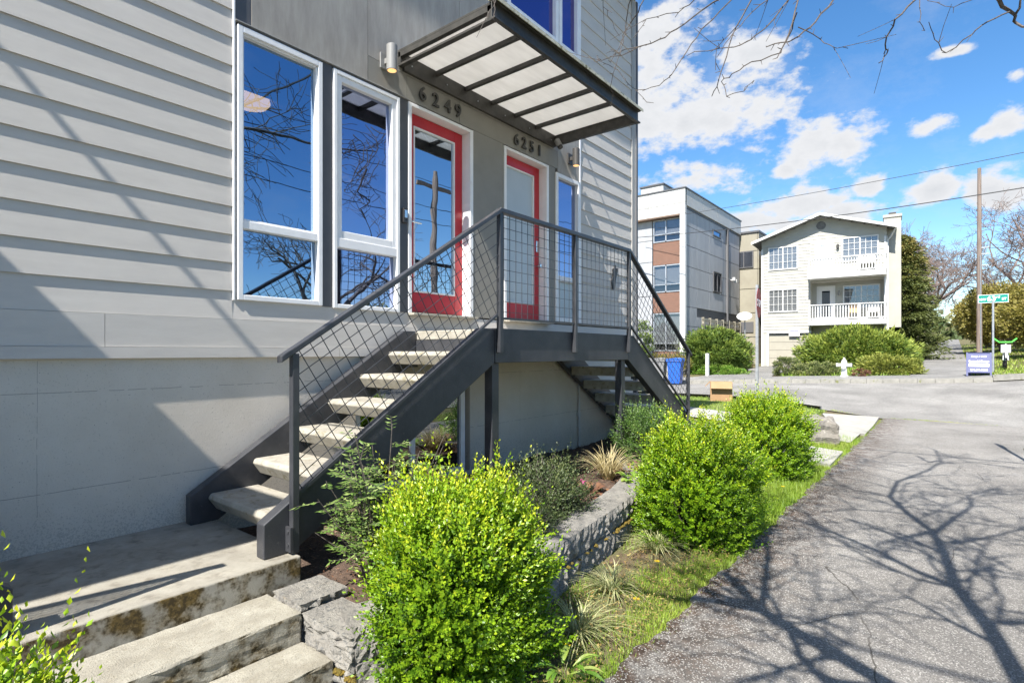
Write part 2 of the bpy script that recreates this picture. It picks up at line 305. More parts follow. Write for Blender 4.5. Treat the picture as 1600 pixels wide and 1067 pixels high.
# ------------------------------------------------------------------ mesh helpers
OFF = {}
class MB:
    def __init__(s): s.v = []; s.f = []
    def box(s, x0, x1, y0, y1, z0, z1):
        b = len(s.v); s.v += [(x, y, z) for z in (z0, z1) for x, y in ((x0,y0),(x1,y0),(x1,y1),(x0,y1))]
        s.f += [(b,b+3,b+2,b+1),(b+4,b+5,b+6,b+7),(b,b+1,b+5,b+4),(b+1,b+2,b+6,b+5),(b+2,b+3,b+7,b+6),(b+3,b,b+4,b+7)]; return s
    def quad(s, *p):
        b = len(s.v); s.v += list(p); s.f.append(tuple(range(b, b + len(p)))); return s
    def prism(s, poly, axis, a, b_):
        # poly in the two other axes, extruded along axis from a to b_
        n = len(poly); b = len(s.v)
        for t in (a, b_):
            for p, q in poly:
                s.v.append({'x': (t, p, q), 'y': (p, t, q), 'z': (p, q, t)}[axis])
        s.f.append(tuple(range(b, b + n))[::-1]); s.f.append(tuple(range(b + n, b + 2*n)))
        for i in range(n): s.f.append((b+i, b+(i+1) % n, b+n+(i+1) % n, b+n+i))
        return s
    def tube(s, pts, r, n=6, cap=True):
        pts = [Vector(p) for p in pts]; rs = r if isinstance(r, (list, tuple)) else [r] * len(pts); b = len(s.v)
        d0 = (pts[1] - pts[0]).normalized(); ref = Vector((0,0,1)) if abs(d0.z) < .9 else Vector((1,0,0))
        u = d0.cross(ref).normalized()
        for i, p in enumerate(pts):
            d = (pts[min(i+1, len(pts)-1)] - pts[max(i-1, 0)])
            if d.length < 1e-9: d = d0
            d.normalize(); u = (u - d * u.dot(d))
            if u.length < 1e-6: u = d.orthogonal()
            u.normalize(); w = d.cross(u)
            for k in range(n):
                a = 2 * math.pi * (k + .5) / n; s.v.append(tuple(p + (u * math.cos(a) + w * math.sin(a)) * rs[i]))
        for i in range(len(pts) - 1):
            for k in range(n):
                k2 = (k+1) % n; s.f.append((b+i*n+k, b+i*n+k2, b+(i+1)*n+k2, b+(i+1)*n+k))
        if cap: s.f.append(tuple(range(b, b+n))[::-1]); e = b + (len(pts)-1)*n; s.f.append(tuple(range(e, e+n)))
        return s
    def lathe(s, prof, c=(0,0,0), n=16):
        b = len(s.v)
        for r, z in prof:
            for k in range(n): a = 2*math.pi*k/n; s.v.append((c[0]+r*math.cos(a), c[1]+r*math.sin(a), c[2]+z))
        for i in range(len(prof)-1):
            for k in range(n): k2 = (k+1) % n; s.f.append((b+i*n+k, b+i*n+k2, b+(i+1)*n+k2, b+(i+1)*n+k))
        s.f.append(tuple(range(b, b+n))[::-1]); e = b+(len(prof)-1)*n; s.f.append(tuple(range(e, e+n))); return s
    def xform(s, m): s.v = [tuple(m @ Vector(v)) for v in s.v]; return s

def link(name, me, m, parent=None, loc=None, bevel=0, label=None, kind=None, smooth=False, seg=2):
    if m is not None: me.materials.append(M(m) if isinstance(m, str) else m)
    o = bpy.data.objects.new(name, me); COL.objects.link(o)
    if parent is not None:
        o.parent = parent
        if parent.name in OFF: o.location = -OFF[parent.name]
    if loc is not None: o.location = loc
    if bevel:
        b = o.modifiers.new('bevel', 'BEVEL'); b.width = bevel; b.segments = seg; b.limit_method = 'ANGLE'
    if label: o['label'] = label
    if kind: o['kind'] = kind
    if smooth:
        for p in me.polygons: p.use_smooth = True
    return o
def part(name, mb, m, parent=None, recalc=True, **k):
    me = bpy.data.meshes.new(name); me.from_pydata(mb.v, [], mb.f)
    if recalc and len(mb.f) < 60000:
        bm = bmesh.new(); bm.from_mesh(me); bmesh.ops.recalc_face_normals(bm, faces=bm.faces); bm.to_mesh(me); bm.free()
    return link(name, me, m, parent, **k)
def thing(name, label, cat, loc=(0,0,0), rot=0, group=None, world_coords=True):
    o = bpy.data.objects.new(name, None); COL.objects.link(o); o.location = loc; o.rotation_euler = (0, 0, rot); o.empty_display_size = .2
    o['label'] = label; o['category'] = cat
    if group: o['group'] = group
    if world_coords: OFF[o.name] = Vector(loc)
    return o
def solo(name, mb, m, label, cat, loc=(0,0,0), group=None, **k):
    lv = Vector(loc); mb.v = [tuple(Vector(v) - lv) for v in mb.v]
    o = part(name, mb, m, None, **k); o.location = loc; o['label'] = label; o['category'] = cat
    if group: o['group'] = group
    return o
def structure(name, mb, m, **k):
    o = part(name, mb, m, None, **k); o['kind'] = 'structure'; return o
def copy_tree(o, parent=None):
    c = o.copy(); COL.objects.link(c)
    if parent is not None: c.parent = parent
    for ch in [x for x in o.children]: copy_tree(ch, c)
    return c
def text_mesh(txt, size, depth=.004, bold=.0, align='LEFT'):
    cu = bpy.data.curves.new('t', 'FONT'); cu.body = txt; cu.size = size; cu.extrude = depth; cu.offset = bold; cu.align_x = align; cu.resolution_u = 4
    ob = bpy.data.objects.new('t', cu); COL.objects.link(ob); bpy.context.view_layer.update()
    me = bpy.data.meshes.new_from_object(ob.evaluated_get(bpy.context.evaluated_depsgraph_get())); bpy.data.objects.remove(ob); return me
def text(name, txt, size, m, loc, rot, parent, depth=.004, bold=0, align='CENTER'):
    me = text_mesh(txt, size, depth, bold, align); me.transform(Matrix.Translation(loc) @ rot.to_4x4()); me.name = name
    return link(name, me, m, parent)

# numpy foliage: folded leaves
def leaf_mesh(name, P, D, Wd, ln, wd, tint):
    """P base, D direction (unit), Wd sideways (unit), per-leaf length and width"""
    n = len(P); ln = np.broadcast_to(ln, n)[:, None]; wd = np.broadcast_to(wd, n)[:, None]
    up = np.cross(D, Wd); mid = P + D * ln * .5
    V = np.stack([P, mid + Wd * wd * .5 + up * wd * .22, P + D * ln, mid - Wd * wd * .5 + up * wd * .22], 1).reshape(-1, 3)
    i = np.arange(n) * 4; F = np.stack([i, i+1, i+2, i, i+2, i+3], 1).reshape(-1, 3)
    return tri_mesh(name, V, F, np.repeat(tint, 4))
def tri_mesh(name, V, F, tint=None):
    me = bpy.data.meshes.new(name); me.vertices.add(len(V)); me.vertices.foreach_set('co', V.astype(np.float32).ravel())
    me.loops.add(F.size); me.loops.foreach_set('vertex_index', F.astype(np.int32).ravel())
    me.polygons.add(len(F)); me.polygons.foreach_set('loop_start', (np.arange(len(F)) * 3).astype(np.int32)); me.polygons.foreach_set('loop_total', np.full(len(F), 3, np.int32))
    me.update(calc_edges=True)
    if tint is not None:
        a = me.attributes.new('tint', 'FLOAT', 'POINT'); a.data.foreach_set('value', np.clip(tint, 0, 1).astype(np.float32))
    return me
def unit(a): return a / (np.linalg.norm(a, axis=1, keepdims=True) + 1e-9)
def frame(D):
    r = unit(rng.normal(size=D.shape)); return unit(np.cross(D, r))

def shoot_bush(name, label, loc, rx, ry, h, n, m, ln=.02, wd=.010, leaves=16, slen=.14, cat='shrub', group=None, spike=.5, flat=.75, spread=.9, tip=.9, base=.12):
    """upright shoots, each ringed with small leaves, filling the outer shell of an uneven mound"""
    root = thing(name, label, cat, loc, 0, group, False)
    th = rng.uniform(0, 2*np.pi, n); cz = rng.uniform(-.45, 1, n)
    rr = np.sqrt(1 - cz**2); shell = rng.uniform(.25, 1, n) ** .45
    lump = 1 + .10 * np.sin(th*3 + 1.3 + loc[0]) * rr + .07 * np.sin(th*5 + cz*4) + .05 * np.sin(cz*9 + th*2)
    lump *= 1 + .10*np.sin(th*2.3 + cz*5.1 + loc[1]*9) * np.sin(cz*7 + th*1.7 + loc[0]*5) + .05*np.sin(th*9+cz*11)
    x = rr**flat * np.cos(th) * rx * shell * lump; y = rr**flat * np.sin(th) * ry * shell * lump
    zc = h * .42; z = zc + np.where(cz > 0, cz * (h - zc), cz * zc * 1.9) * np.where(cz > 0, shell, 1) * (1 + .06 * np.sin(th*4 + x*9))
    P0 = np.stack([x, y, np.maximum(z - slen * .6, .01)], 1)
    keep = np.sin(x*23+loc[0]) * np.sin(y*21+1) * np.sin(z*19+loc[1]) < .52      # gaps where shoots died back
    x, y, z, th, cz, rr, shell, P0 = x[keep], y[keep], z[keep], th[keep], cz[keep], rr[keep], shell[keep], P0[keep]; n = len(x)
    out = np.stack([x / rx, y / ry, np.zeros(n)], 1)
    D = unit(out * spread * (1 - np.clip(cz, 0, 1) * .7)[:, None] + np.array([0, 0, 1.0]) * (.55 + spike * np.clip(cz, 0, 1)[:, None]) + rng.normal(size=(n, 3)) * .22)
    sl = slen * (rng.uniform(.5, 1.4, n) + (rng.random(n) < .10) * rng.uniform(.3, 1.1, n)) * (1 + spike * np.clip(cz, 0, 1) * rng.random(n))
    k = np.arange(leaves); t = (k + .5) / leaves
    ang = k * 2.4
    U = frame(D); W = np.cross(D, U)
    P = (P0[:, None, :] + D[:, None, :] * (sl[:, None] * t[None, :])[:, :, None]).reshape(-1, 3)
    rad = U[:, None, :] * np.cos(ang)[None, :, None] + W[:, None, :] * np.sin(ang)[None, :, None]
    LD = unit((rad * (1 - .45 * t)[None, :, None] + D[:, None, :] * (.5 + .6 * t)[None, :, None]).reshape(-1, 3) + rng.normal(size=(n*leaves, 3)) * .15)
    LW = unit(np.cross(LD, np.repeat(D, leaves, 0)) + rng.normal(size=(n*leaves, 3)) * .1)
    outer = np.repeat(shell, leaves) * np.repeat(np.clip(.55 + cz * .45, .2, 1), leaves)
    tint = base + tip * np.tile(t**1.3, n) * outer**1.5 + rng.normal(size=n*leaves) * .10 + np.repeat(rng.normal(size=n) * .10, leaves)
    s = rng.uniform(.7, 1.2, n * leaves) * np.tile(.75 + .4 * np.sin(np.pi * np.minimum(t * 1.1, 1)), n)
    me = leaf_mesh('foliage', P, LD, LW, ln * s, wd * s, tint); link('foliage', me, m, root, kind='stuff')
    mb = MB()
    for i in range(0, n, max(1, n // 110)):
        b = Vector((rng.normal() * rx * .12, rng.normal() * ry * .12, 0)); e = Vector(P0[i] + D[i] * sl[i] * .8); mi = (b + e) * .5 + Vector((0, 0, h * .1))
        mb.tube([b, mi, e], [.006, .004, .0015], 3, False)
    part('stems', mb, 'twig', root, recalc=False, kind='stuff')
    return root

def fill_foliage(name, n, rx, ry, rz, c, ln, wd, m, parent, droop=0, tipc=.7, base=.15, clump=0, up=.3, kind='stuff', shape=None):
    """leaf clumps through an uneven volume; c is the centre in the parent's space"""
    nc = clump or max(12, n // 90)
    u = unit(rng.normal(size=(nc, 3))); r = rng.uniform(.35, 1, nc) ** .5
    cc = u * r[:, None] * np.array([rx, ry, rz])
    if shape: cc = shape(cc)
    cs = rng.uniform(.10, .24, nc) * max(rx, ry, rz) ** .5 * min(rx, rz) ** .5
    idx = rng.integers(0, nc, n); du = unit(rng.normal(size=(n, 3)))
    P = cc[idx] + du * (cs[idx] * rng.uniform(.3, 1, n) ** .5)[:, None] * np.array([1.2, 1.2, .7]) + np.array(c)
    D = unit(du * .8 + u[idx] * .6 + np.array([0, 0, up - droop]) + rng.normal(size=(n, 3)) * .3)
    W = frame(D)
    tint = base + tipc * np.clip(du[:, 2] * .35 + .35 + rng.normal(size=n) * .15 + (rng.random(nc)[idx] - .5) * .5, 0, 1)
    s = rng.uniform(.6, 1.3, n)
    return link(name, leaf_mesh(name, P, D, W, ln * s, wd * s, tint), m, parent, kind=kind)

def tuft(name, label, loc, n, ln, m, cat='grass clump', group=None, arch=.8, wd=.006, lean=.6):
    root_loc = np.array(loc); a = rng.uniform(0, 2*np.pi, n); q = rng.uniform(.1, 1, n) ** .7 * lean
    L_ = ln * rng.uniform(.55, 1.15, n); h0 = np.stack([np.cos(a), np.sin(a), np.zeros(n)], 1); seg = 6
    V = []; side = np.stack([-np.sin(a), np.cos(a), np.zeros(n)], 1); base = h0 * rng.uniform(0, .05, n)[:, None]
    for k in range(seg + 1):
        t = k / seg; r = L_ * (q * t + arch * q * t**2 * .5); z = L_ * (t * (1 - .25*q) - arch * t**2.2 * (.35 + .6 * q))
        p = base + h0 * r[:, None] + np.array([0, 0, 1]) * z[:, None] + side * (np.sin(t * 3 + a * 7) * .02)[:, None]
        w = wd * (1 - t) ** .6 * .5 + .0004
        V += [p - side * w, p + side * w]
    V = np.stack(V, 1).reshape(-1, 3); m2 = 2 * (seg + 1); F = []
    i = np.arange(n) * m2
    for k in range(seg):
        F += [np.stack([i+2*k, i+2*k+1, i+2*k+3], 1), np.stack([i+2*k, i+2*k+3, i+2*k+2], 1)]
    F = np.concatenate(F); tint = np.repeat(rng.random(n), m2) * .7 + np.tile(np.repeat(np.linspace(0, .3, seg+1), 2), n)
    me = tri_mesh(name, V, F, tint); o = link(name, me, m, None, loc=loc); o['label'] = label; o['category'] = cat
    if group: o['group'] = group
    return o

def grow(mb, p, d, r, ln, depth, rnd, keep=None, gn=.28, up=.05, n=5, kids=(2, 4), minr=.0016, ratio=.62, taper=.5):
    pts = [Vector(p)]; rs = [r]; segs = max(3, int(ln / max(.07, ln * .16))); d = Vector(d).normalized()
    for i in range(segs):
        d = (d + Vector((rnd.gauss(0, gn), rnd.gauss(0, gn), rnd.gauss(0, gn) + up)) * .5).normalized()
        q = pts[-1] + d * (ln / segs)
        if keep and not keep(q): break
        pts.append(q); rs.append(max(minr, r * (1 - (1-taper) * (i + 1) / segs)))
    if len(pts) < 2: return
    mb.tube(pts, rs, n if r > .02 else (4 if r > .008 else 3), False)
    if depth <= 0: return
    for k in range(rnd.randint(*kids)):
        i = rnd.randint(max(1, len(pts)//3), len(pts) - 1); dd = (pts[i] - pts[i-1]).normalized()
        s = Vector((rnd.gauss(0, 1), rnd.gauss(0, 1), rnd.gauss(0, .7))).normalized()
        grow(mb, pts[i], dd * .75 + s * .75, rs[i] * .72, ln * rnd.uniform(ratio * .7, ratio * 1.2), depth - 1, rnd, keep, gn, up, n, kids, minr, ratio, taper)

# ================================================================== GROUND
def interp(v, xs, ys): return float(np.interp(v, xs, ys))
def gz(x, y):
    near_far = interp(y, [-30,-2,1.4,3,5,20], [-1.76,-1.72,-1.70,-1.53,-1.38,-1.40])
    near_home = interp(y, [-30,1.4,2.3,2.6], [-1.74,-1.70,-1.66,-1.66])
    t = min(1, max(0, (x - 8.5) / 3.5)); zn = near_home * (1-t) + near_far * t
    zf = interp(y, [-30,-4,-2,-.7,0,2,5,9,20], [-.80,-.80,-.88,-1.0,-1.04,-1.12,-1.22,-1.40,-1.45])
    if x <= 16.9: return zn
    if x < 24: u = (x - 16.9) / 7.1; u = u*u*(3-2*u) * .6 + u * .4; return zn * (1-u) + zf * u
    return zf + .13 * min(1, (x-24)/.15) + .036 * (min(x, 110) - 24)
def sheet(name, xs, ys, off, m, jit=0, kind='structure'):
    v = []; f = []
    for x in xs:
        for j, y in enumerate(ys):
            yy = y(x) if callable(y) else y
            v.append((x, yy, gz(x, yy) + off))
    n = len(ys)
    for i in range(len(xs)-1):
        for j in range(n-1): f.append((i*n+j, (i+1)*n+j, (i+1)*n+j+1, i*n+j+1))
    mb = MB(); mb.v = v; mb.f = f; o = part(name, mb, m); o['kind'] = kind; return o
L_ = lambda a, b, n: list(np.linspace(a, b, n))
# grass / earth sheet reaching the horizon (dips under the garden bed, the slabs and the roads)
gx = [-900,-200,-60,-20] + L_(-8, 26, 103) + L_(27, 120, 60) + [160, 300, 900]
gy = [-900,-200,-60] + L_(-30, -4, 14) + L_(-3, 6, 46) + L_(7, 30, 20) + [60, 200, 900]
sheet('ground', gx, gy, -.03, 'grass_ground')
edge = lambda x: 1.39 + .018*math.sin(x*5.1) + .012*math.sin(x*13.7) + .01*math.sin(x*31)
edge_r = lambda x: interp(x, [-30, 12.2, 13.2, 14.2, 15.2, 16.9], [-.92,-.92,-.95,-1.3,-2.4,-3.4])
sheet('footpath', L_(-12, 0, 25) + L_(.05, 16.9, 340), [edge_r] + [ (lambda x, k=k: edge_r(x) + (edge(x) - edge_r(x)) * k) for k in L_(.1, 1, 16)], .018, 'walk_asphalt')
sheet('cross_street', L_(16.9, 24, 22), [-80,-30] + L_(-14, 14, 57) + [30, 80], .000, 'street_asphalt')
sheet('side_street', [-80,-20] + L_(-8, 16.9, 26) , [-12.5, -8, -3.45], -.005, 'street_asphalt')
sheet('side_street_far', L_(24, 120, 40), [-13,-9,-5.3], -.135, 'street_asphalt')
# far side: uphill footpath, driveway, verge
sheet('uphill_footpath', L_(24.1, 110, 90), [-.5, .4, 1.3], .004, 'far_asphalt')
sheet('driveway', L_(24.1, 35.5, 24), [lambda x: interp(x, [24, 27, 36], [5.9, 6.4, 6.7]), 7.5, lambda x: interp(x, [24, 30, 36], [10.2, 8.9, 9.1])], .006, 'far_asphalt')
sheet('far_kerb_walk', L_(24.1, 25.9, 4), L_(-2.6, 30, 50), .008, 'far_asphalt')
sheet('far_lawn', L_(26, 60, 30), [1.35, 2.5, 4, 5.8], .0, 'far_grass')
sheet('near_pavement', L_(11.9, 13.5, 5), [1.5] + L_(2, 40, 50), .012, 'walk_concrete')
sheet('near_verge', L_(13.5, 16.7, 8), [2.7] + L_(3, 30, 40), .006, 'far_grass')
mb = MB()
def poly_sheet(pts, off, h=.06):
    n = len(pts); b = len(mb.v)
    for x, y in pts: mb.v.append((x, y, gz(x, y) + off))
    for x, y in pts: mb.v.append((x, y, gz(x, y) - h))
    mb.f.append(tuple(range(b, b+n)))
    for i in range(n): mb.f.append((b+i, b+n+i, b+n+(i+1)%n, b+(i+1)%n))
poly_sheet([(13.35,1.42),(15.1,1.44),(14.9,2.35),(13.6,2.1)], .016); poly_sheet([(15.12,1.44),(17.0,1.5),(15.9,2.62),(14.92,2.36)], .016)
poly_sheet([(9.35,1.43),(10.7,1.45),(10.7,2.8),(9.35,2.8)], .03)
structure('kerb_ramp', mb, 'walk_concrete')
mb = MB()
for i in range(80):      # far kerb
    y0 = -1 + i * .5; y1 = y0 + .49
    za, zb = gz(23.9, y0), gz(23.9, y1)
    b = len(mb.v); mb.v += [(23.86,y0,za-.05),(24.12,y0,za-.05),(24.12,y0,za+.16),(23.88,y0,za+.145),(23.86,y1,zb-.05),(24.12,y1,zb-.05),(24.12,y1,zb+.16),(23.88,y1,zb+.145)]
    mb.f += [(b,b+1,b+2,b+3),(b+4,b+7,b+6,b+5),(b+3,b+2,b+6,b+7),(b,b+3,b+7,b+4)]
cp = [(23.99,-1.0),(24.05,-1.8),(24.5,-2.9),(25.6,-4.0),(27.5,-4.9),(30,-5.2),(60,-5.2),(100,-5.2)]
for (xa,ya),(xb,yb) in zip(cp[:-1], cp[1:]):
    mb.tube([(xa,ya,gz(24.3,ya)+.036*max(0,xa-24)-.02),(xb,yb,gz(24.3,yb)+.036*max(0,xb-24)-.02)], .13, 4)
structure('kerb', mb, 'kerb_concrete')
mb = MB()
for i in range(40):
    y0 = 2.8 + i*.6; y1 = y0+.59; za, zb = gz(16.8,y0), gz(16.8,y1); b = len(mb.v)
    mb.v += [(16.7,y0,za-.1),(16.92,y0,za-.1),(16.92,y0,za+.09),(16.7,y0,za+.10),(16.7,y1,zb-.1),(16.92,y1,zb-.1),(16.92,y1,zb+.09),(16.7,y1,zb+.10)]
    mb.f += [(b,b+1,b+2,b+3),(b+4,b+7,b+6,b+5),(b+3,b+2,b+6,b+7),(b+1,b+5,b+6,b+2)]
structure('near_kerb', mb, 'kerb_concrete')
# garden bed and concrete landings
BED = -1.40
mb = MB(); nx, ny = 60, 18
for i in range(nx+1):
    for j in range(ny+1):
        x = 1.62 + (9.3-1.62)*i/nx; y = 2.40 + (4.42-2.40)*j/ny
        mb.v.append((x, y, BED + rng.normal()*.012 + .02*math.sin(x*3+y*2)))
for i in range(nx):
    for j in range(ny): mb.f.append((i*(ny+1)+j, (i+1)*(ny+1)+j, (i+1)*(ny+1)+j+1, i*(ny+1)+j+1))
structure('garden_bed', mb, 'soil')
structure('landing', MB().box(.30, 1.805, 3.08, 4.40, -1.75, -1.23), 'landing_concrete', bevel=.012, seg=3)
structure('far_landing', MB().box(8.2, 9.6, 3.05, 4.45, -1.75, -1.23), 'landing_concrete', bevel=.012)
structure('side_walkway', MB().box(9.35, 10.7, 2.82, 4.4, -1.75, -1.42), 'walk_concrete', bevel=.01)

st = thing('concrete_steps', 'mossy concrete garden steps going down from the shaded landing to the footpath', 'steps', (1.1, 2.4, -1.7))
for k, (y0, y1, z) in enumerate(((2.71, 3.079, -1.385), (2.42, 2.709, -1.535), (2.06, 2.419, -1.68))):
    bm = bmesh.new(); bmesh.ops.create_cube(bm, size=1)
    bmesh.ops.scale(bm, vec=(.985, y1-y0, .16 + .2), verts=bm.verts); bmesh.ops.translate(bm, vec=(1.1, (y0+y1)/2, z-.18), verts=bm.verts)
    bmesh.ops.bevel(bm, geom=[e for e in bm.edges], offset=.014, segments=2, affect='EDGES', profile=.6)
    bmesh.ops.subdivide_edges(bm, edges=[e for e in bm.edges if e.calc_length() > .2], cuts=14, use_grid_fill=True)
    for v in bm.verts: v.co += Vector((rng.normal(), rng.normal(), rng.normal())) * .0018
    me = bpy.data.meshes.new('step'); bm.to_mesh(me); bm.free(); link('step', me, 'step_concrete', st)

# ================================================================== TOWNHOUSE
Y = 4.35
hs_ = thing('townhouse', 'grey lap-sided townhouse filling the left, with two red doors and white windows', 'house', (4.0, Y, -1.4))
def fac(name, x0, x1, z0, z1, y0, y1, m, parent=hs_, bevel=.0, **k): return part(name, MB().box(x0, x1, y0, y1, z0, z1), m, parent, bevel=bevel, **k)
# lap siding: every board a wedge, thicker at its lower edge
def board(x0, x1, z0, h, m='siding'):
    mb = MB(); yb = Y + .012
    mb.prism([(yb, z0), (Y - .0165, z0), (Y - .002, z0 + h + .012), (yb, z0 + h + .012)], 'x', x0, x1)
    return part('siding_board', mb, m, hs_)
XL = -5.0
for k in range(28):
    z0 = .471 + .2165 * k
    cut = [-1.9, .35, -.6, .1][k % 4]
    board(XL, cut - .001, z0, .2165); board(cut + .001, 1.965, z0, .2165)
board(XL, .45, .254, .2165); board(.452, 1.965, .254, .2165); board(1.966, 3.715, .254, .146)
for k in range(1):   # board under the windows stops at the sills
    board(3.716, 8.70, .254, .120)
for a, b in ((XL, 1.144), (1.147, 4.78), (4.783, 8.70)): fac('trim_board', a, b, .036, .252, Y-.022, Y+.02, 'siding')
for a, b in ((XL, 2.9), (2.903, 8.70)): fac('skirt_board', a, b, -.041, .034, Y-.032, Y+.02, 'siding')
for k in range(26):
    z0 = .40 + .2165 * k + .0
    board(7.045, 8.70, z0, .2165)
# body behind the cladding
mb = MB(); mb.box(XL, 8.80, Y+.30, Y+.32, 2.75, 6.2); part('wall', mb, 'interior_wall', hs_)
fac('corner_board', 8.70, 8.80, -.04, 6.1, Y-.030, Y+.06, 'trim_grey', bevel=.003)
fac('side_wall', 8.80, 8.83, -.04, 6.1, Y-.03, Y+9, 'siding')
fac('downpipe', 8.835, 8.90, -1.3, 6.1, Y-.045, Y+.03, 'dark_panel', bevel=.012)
fac('roof', XL, 8.95, 6.2, 6.35, Y-.35, Y+9, 'roof_black')
fac('end_wall', XL-.1, XL, -1.8, 6.2, Y, Y+9, 'siding')
fac('rear_wall', XL-.1, 8.83, -1.8, 6.2, Y+9, Y+9.1, 'siding')
# foundation wall with the basement opening
FY = Y + .008
for nm, a, b, c, d in (('foundation_wall', XL, 3.10, -1.9, -.0415), ('foundation_wall', 4.66, 8.80, -1.9, -.0415), ('foundation_wall', 3.10, 4.66, -.24, -.0415), ('foundation_wall', 3.10, 4.66, -1.9, -1.36)):
    fac(nm, a, b, c, d, FY, FY+.2, 'wall_concrete')
bw = part('basement_window', MB().box(4.53,4.60,FY+.02,FY+.09,-1.36,-.24).box(3.10,3.17,FY+.02,FY+.09,-1.36,-.24).box(3.17,4.53,FY+.02,FY+.09,-.30,-.24).box(3.17,4.53,FY+.02,FY+.09,-1.36,-1.30).box(3.80,3.86,FY+.03,FY+.08,-1.30,-.30), 'white_trim', hs_, bevel=.004)
fac('pane', 3.165, 4.535, -1.305, -.295, FY+.05, FY+.06, 'glass_dark', bw)
fac('void', 3.1, 4.66, -1.36, -.24, FY+.19, FY+.2, 'dark_void', bw)
part('conduit', MB().tube([(6.99,Y-.02,-1.4),(6.99,Y-.02,-.30)], .016, 8).box(6.955,7.025,Y-.035,Y+.02,-.95,-.89), 'siding', hs_)

# upper cladding panels (cement boards with open joints)
PZ = 2.565
fac('dark_board', 1.985, 2.113, PZ+.003, 6.2, Y-.008, Y+.02, 'dark_panel')
ed = [2.116, 3.228, 4.466, 5.30]
for a, b in zip(ed[:-1], ed[1:]):
    z0 = PZ if b < 3.3 else PZ
    if a < 3.2: fac('cladding_panel', a, b-.006, PZ, 4.29, Y-.012, Y+.02, 'cement_panel')
    else:
        fac('cladding_panel', a, b-.006, 2.815, 4.29, Y-.012, Y+.02, 'cement_panel')
fac('cladding_panel', 3.228, 3.70, PZ, 2.811, Y-.0115, Y+.02, 'panel_taupe')
fac('header_panel', 3.703, 4.466, PZ+.003, 2.811, Y-.012, Y+.02, 'panel_taupe'); fac('header_panel', 4.470, 5.69, PZ+.003, 2.811, Y-.012, Y+.02, 'panel_taupe'); fac('header_panel', 5.694, 6.43, PZ+.003, 2.811, Y-.012, Y+.02, 'panel_taupe')
fac('header_panel', 6.434, 7.005, 2.52, 4.29, Y-.012, Y+.02, 'cement_panel')
fac('cladding_panel', 5.30, 6.43, 2.815, 4.29, Y-.012, Y+.02, 'cement_panel')
for a, b in ((2.116,3.222),(3.228,4.46),(4.466,5.22)): fac('cladding_panel', a, b, 4.295, 6.2, Y-.012, Y+.02, 'cement_panel')
fac('channel', 3.222, 3.229, PZ, 4.29, Y-.004, Y+.01, 'white_trim'); fac('channel', 4.460, 4.466, 2.815, 4.29, Y-.003, Y+.01, 'dark_panel')
fac('white_corner_trim', 7.008, 7.042, .40, 6.2, Y-.022, Y+.02, 'white_trim', bevel=.003)
fac('white_corner_trim', 1.966, 1.984, .40, 6.2, Y-.022, Y+.02, 'white_trim', bevel=.003)
# dark posts between the openings
fac('dark_board', 2.742, 2.838, .402, PZ, Y-.012, Y+.06, 'dark_panel', bevel=.003)
fac('dark_board', 3.607, 3.712, .402, PZ, Y-.012, Y+.12, 'dark_panel', bevel=.003)
fac('taupe_board', 4.69, 5.245, .402, PZ, Y-.012, Y+.12, 'panel_taupe')
fac('taupe_board', 6.215, 6.375, .402, PZ-.002, Y-.012, Y+.12, 'panel_taupe')
fac('flashing', 1.985, 3.712, PZ-.004, PZ+.002, Y-.034, Y+.0, 'trim_grey')

# windows -------------------------------------------------------
def ring(x0, x1, z0, z1, w, y0, y1, mb=None, wt=None, wb=None):
    mb = mb or MB(); wt = wt or w; wb = wb or w
    mb.box(x0, x0+w, y0, y1, z0, z1).box(x1-w, x1, y0, y1, z0, z1).box(x0+w, x1-w, y0, y1, z1-wt, z1).box(x0+w, x1-w, y0, y1, z0, z0+wb); return mb
w1 = part('window', ring(2.0, 2.735, .405, 2.54, .042, Y-.030, Y+.10, wt=.05).box(2.042,2.693,Y-.022,Y+.10,.965,1.03), 'white_trim', hs_, bevel=.005, label='tall white fixed window with a ceiling lamp seen through it')
part('frame', ring(2.042,2.693,1.03,2.49,.016,Y-.006,Y+.08).v and ring(2.042,2.693,1.03,2.49,.014,Y-.010,Y+.08), 'white_trim', w1, bevel=.003)
fac('pane', 2.054, 2.68, 1.04, 2.478, Y+.03, Y+.036, 'glass_blue', w1); fac('pane', 2.04, 2.695, .445, .967, Y+.03, Y+.036, 'glass_blue', w1)
w2 = part('window', ring(2.845, 3.60, .395, 2.54, .038, Y-.030, Y+.10).box(2.883,3.562,Y-.026,Y+.10,.945,1.03), 'white_trim', hs_, bevel=.005, label='white casement window next to the red door')
part('sash', ring(2.883, 3.562, 1.03, 2.502, .055, Y-.018, Y+.07, wb=.07), 'white_trim', w2, bevel=.006)
fac('pane', 2.935, 3.51, 1.098, 2.449, Y+.03, Y+.036, 'glass_violet', w2); fac('pane', 2.88, 3.565, .432, .947, Y+.03, Y+.036, 'glass_violet', w2)
w3 = part('window', ring(6.378, 7.005, .43, 2.51, .055, Y-.030, Y+.10).box(6.433,6.95,Y-.024,Y+.10,1.0,1.075), 'white_trim', hs_, bevel=.005, label='narrow white sidelight window right of the second door')
fac('pane', 6.43, 6.953, 1.072, 2.457, Y+.03, Y+.036, 'glass_violet', w3); fac('pane', 6.43, 6.953, .48, 1.002, Y+.03, Y+.036, 'frost_pane', w3)
for (a, b) in ((5.30, 6.44), (6.46, 7.0)):
    w = part('window', ring(a, b, 4.30, 6.1, .07, Y-.030, Y+.10), 'white_trim', hs_, bevel=.005)
    fac('pane', a+.065, b-.065, 4.37, 6.03, Y+.03, Y+.036, 'glass_upper', w)
    fac('void', a, b, 4.3, 6.1, Y+.10, Y+.11, 'dark_void', w)
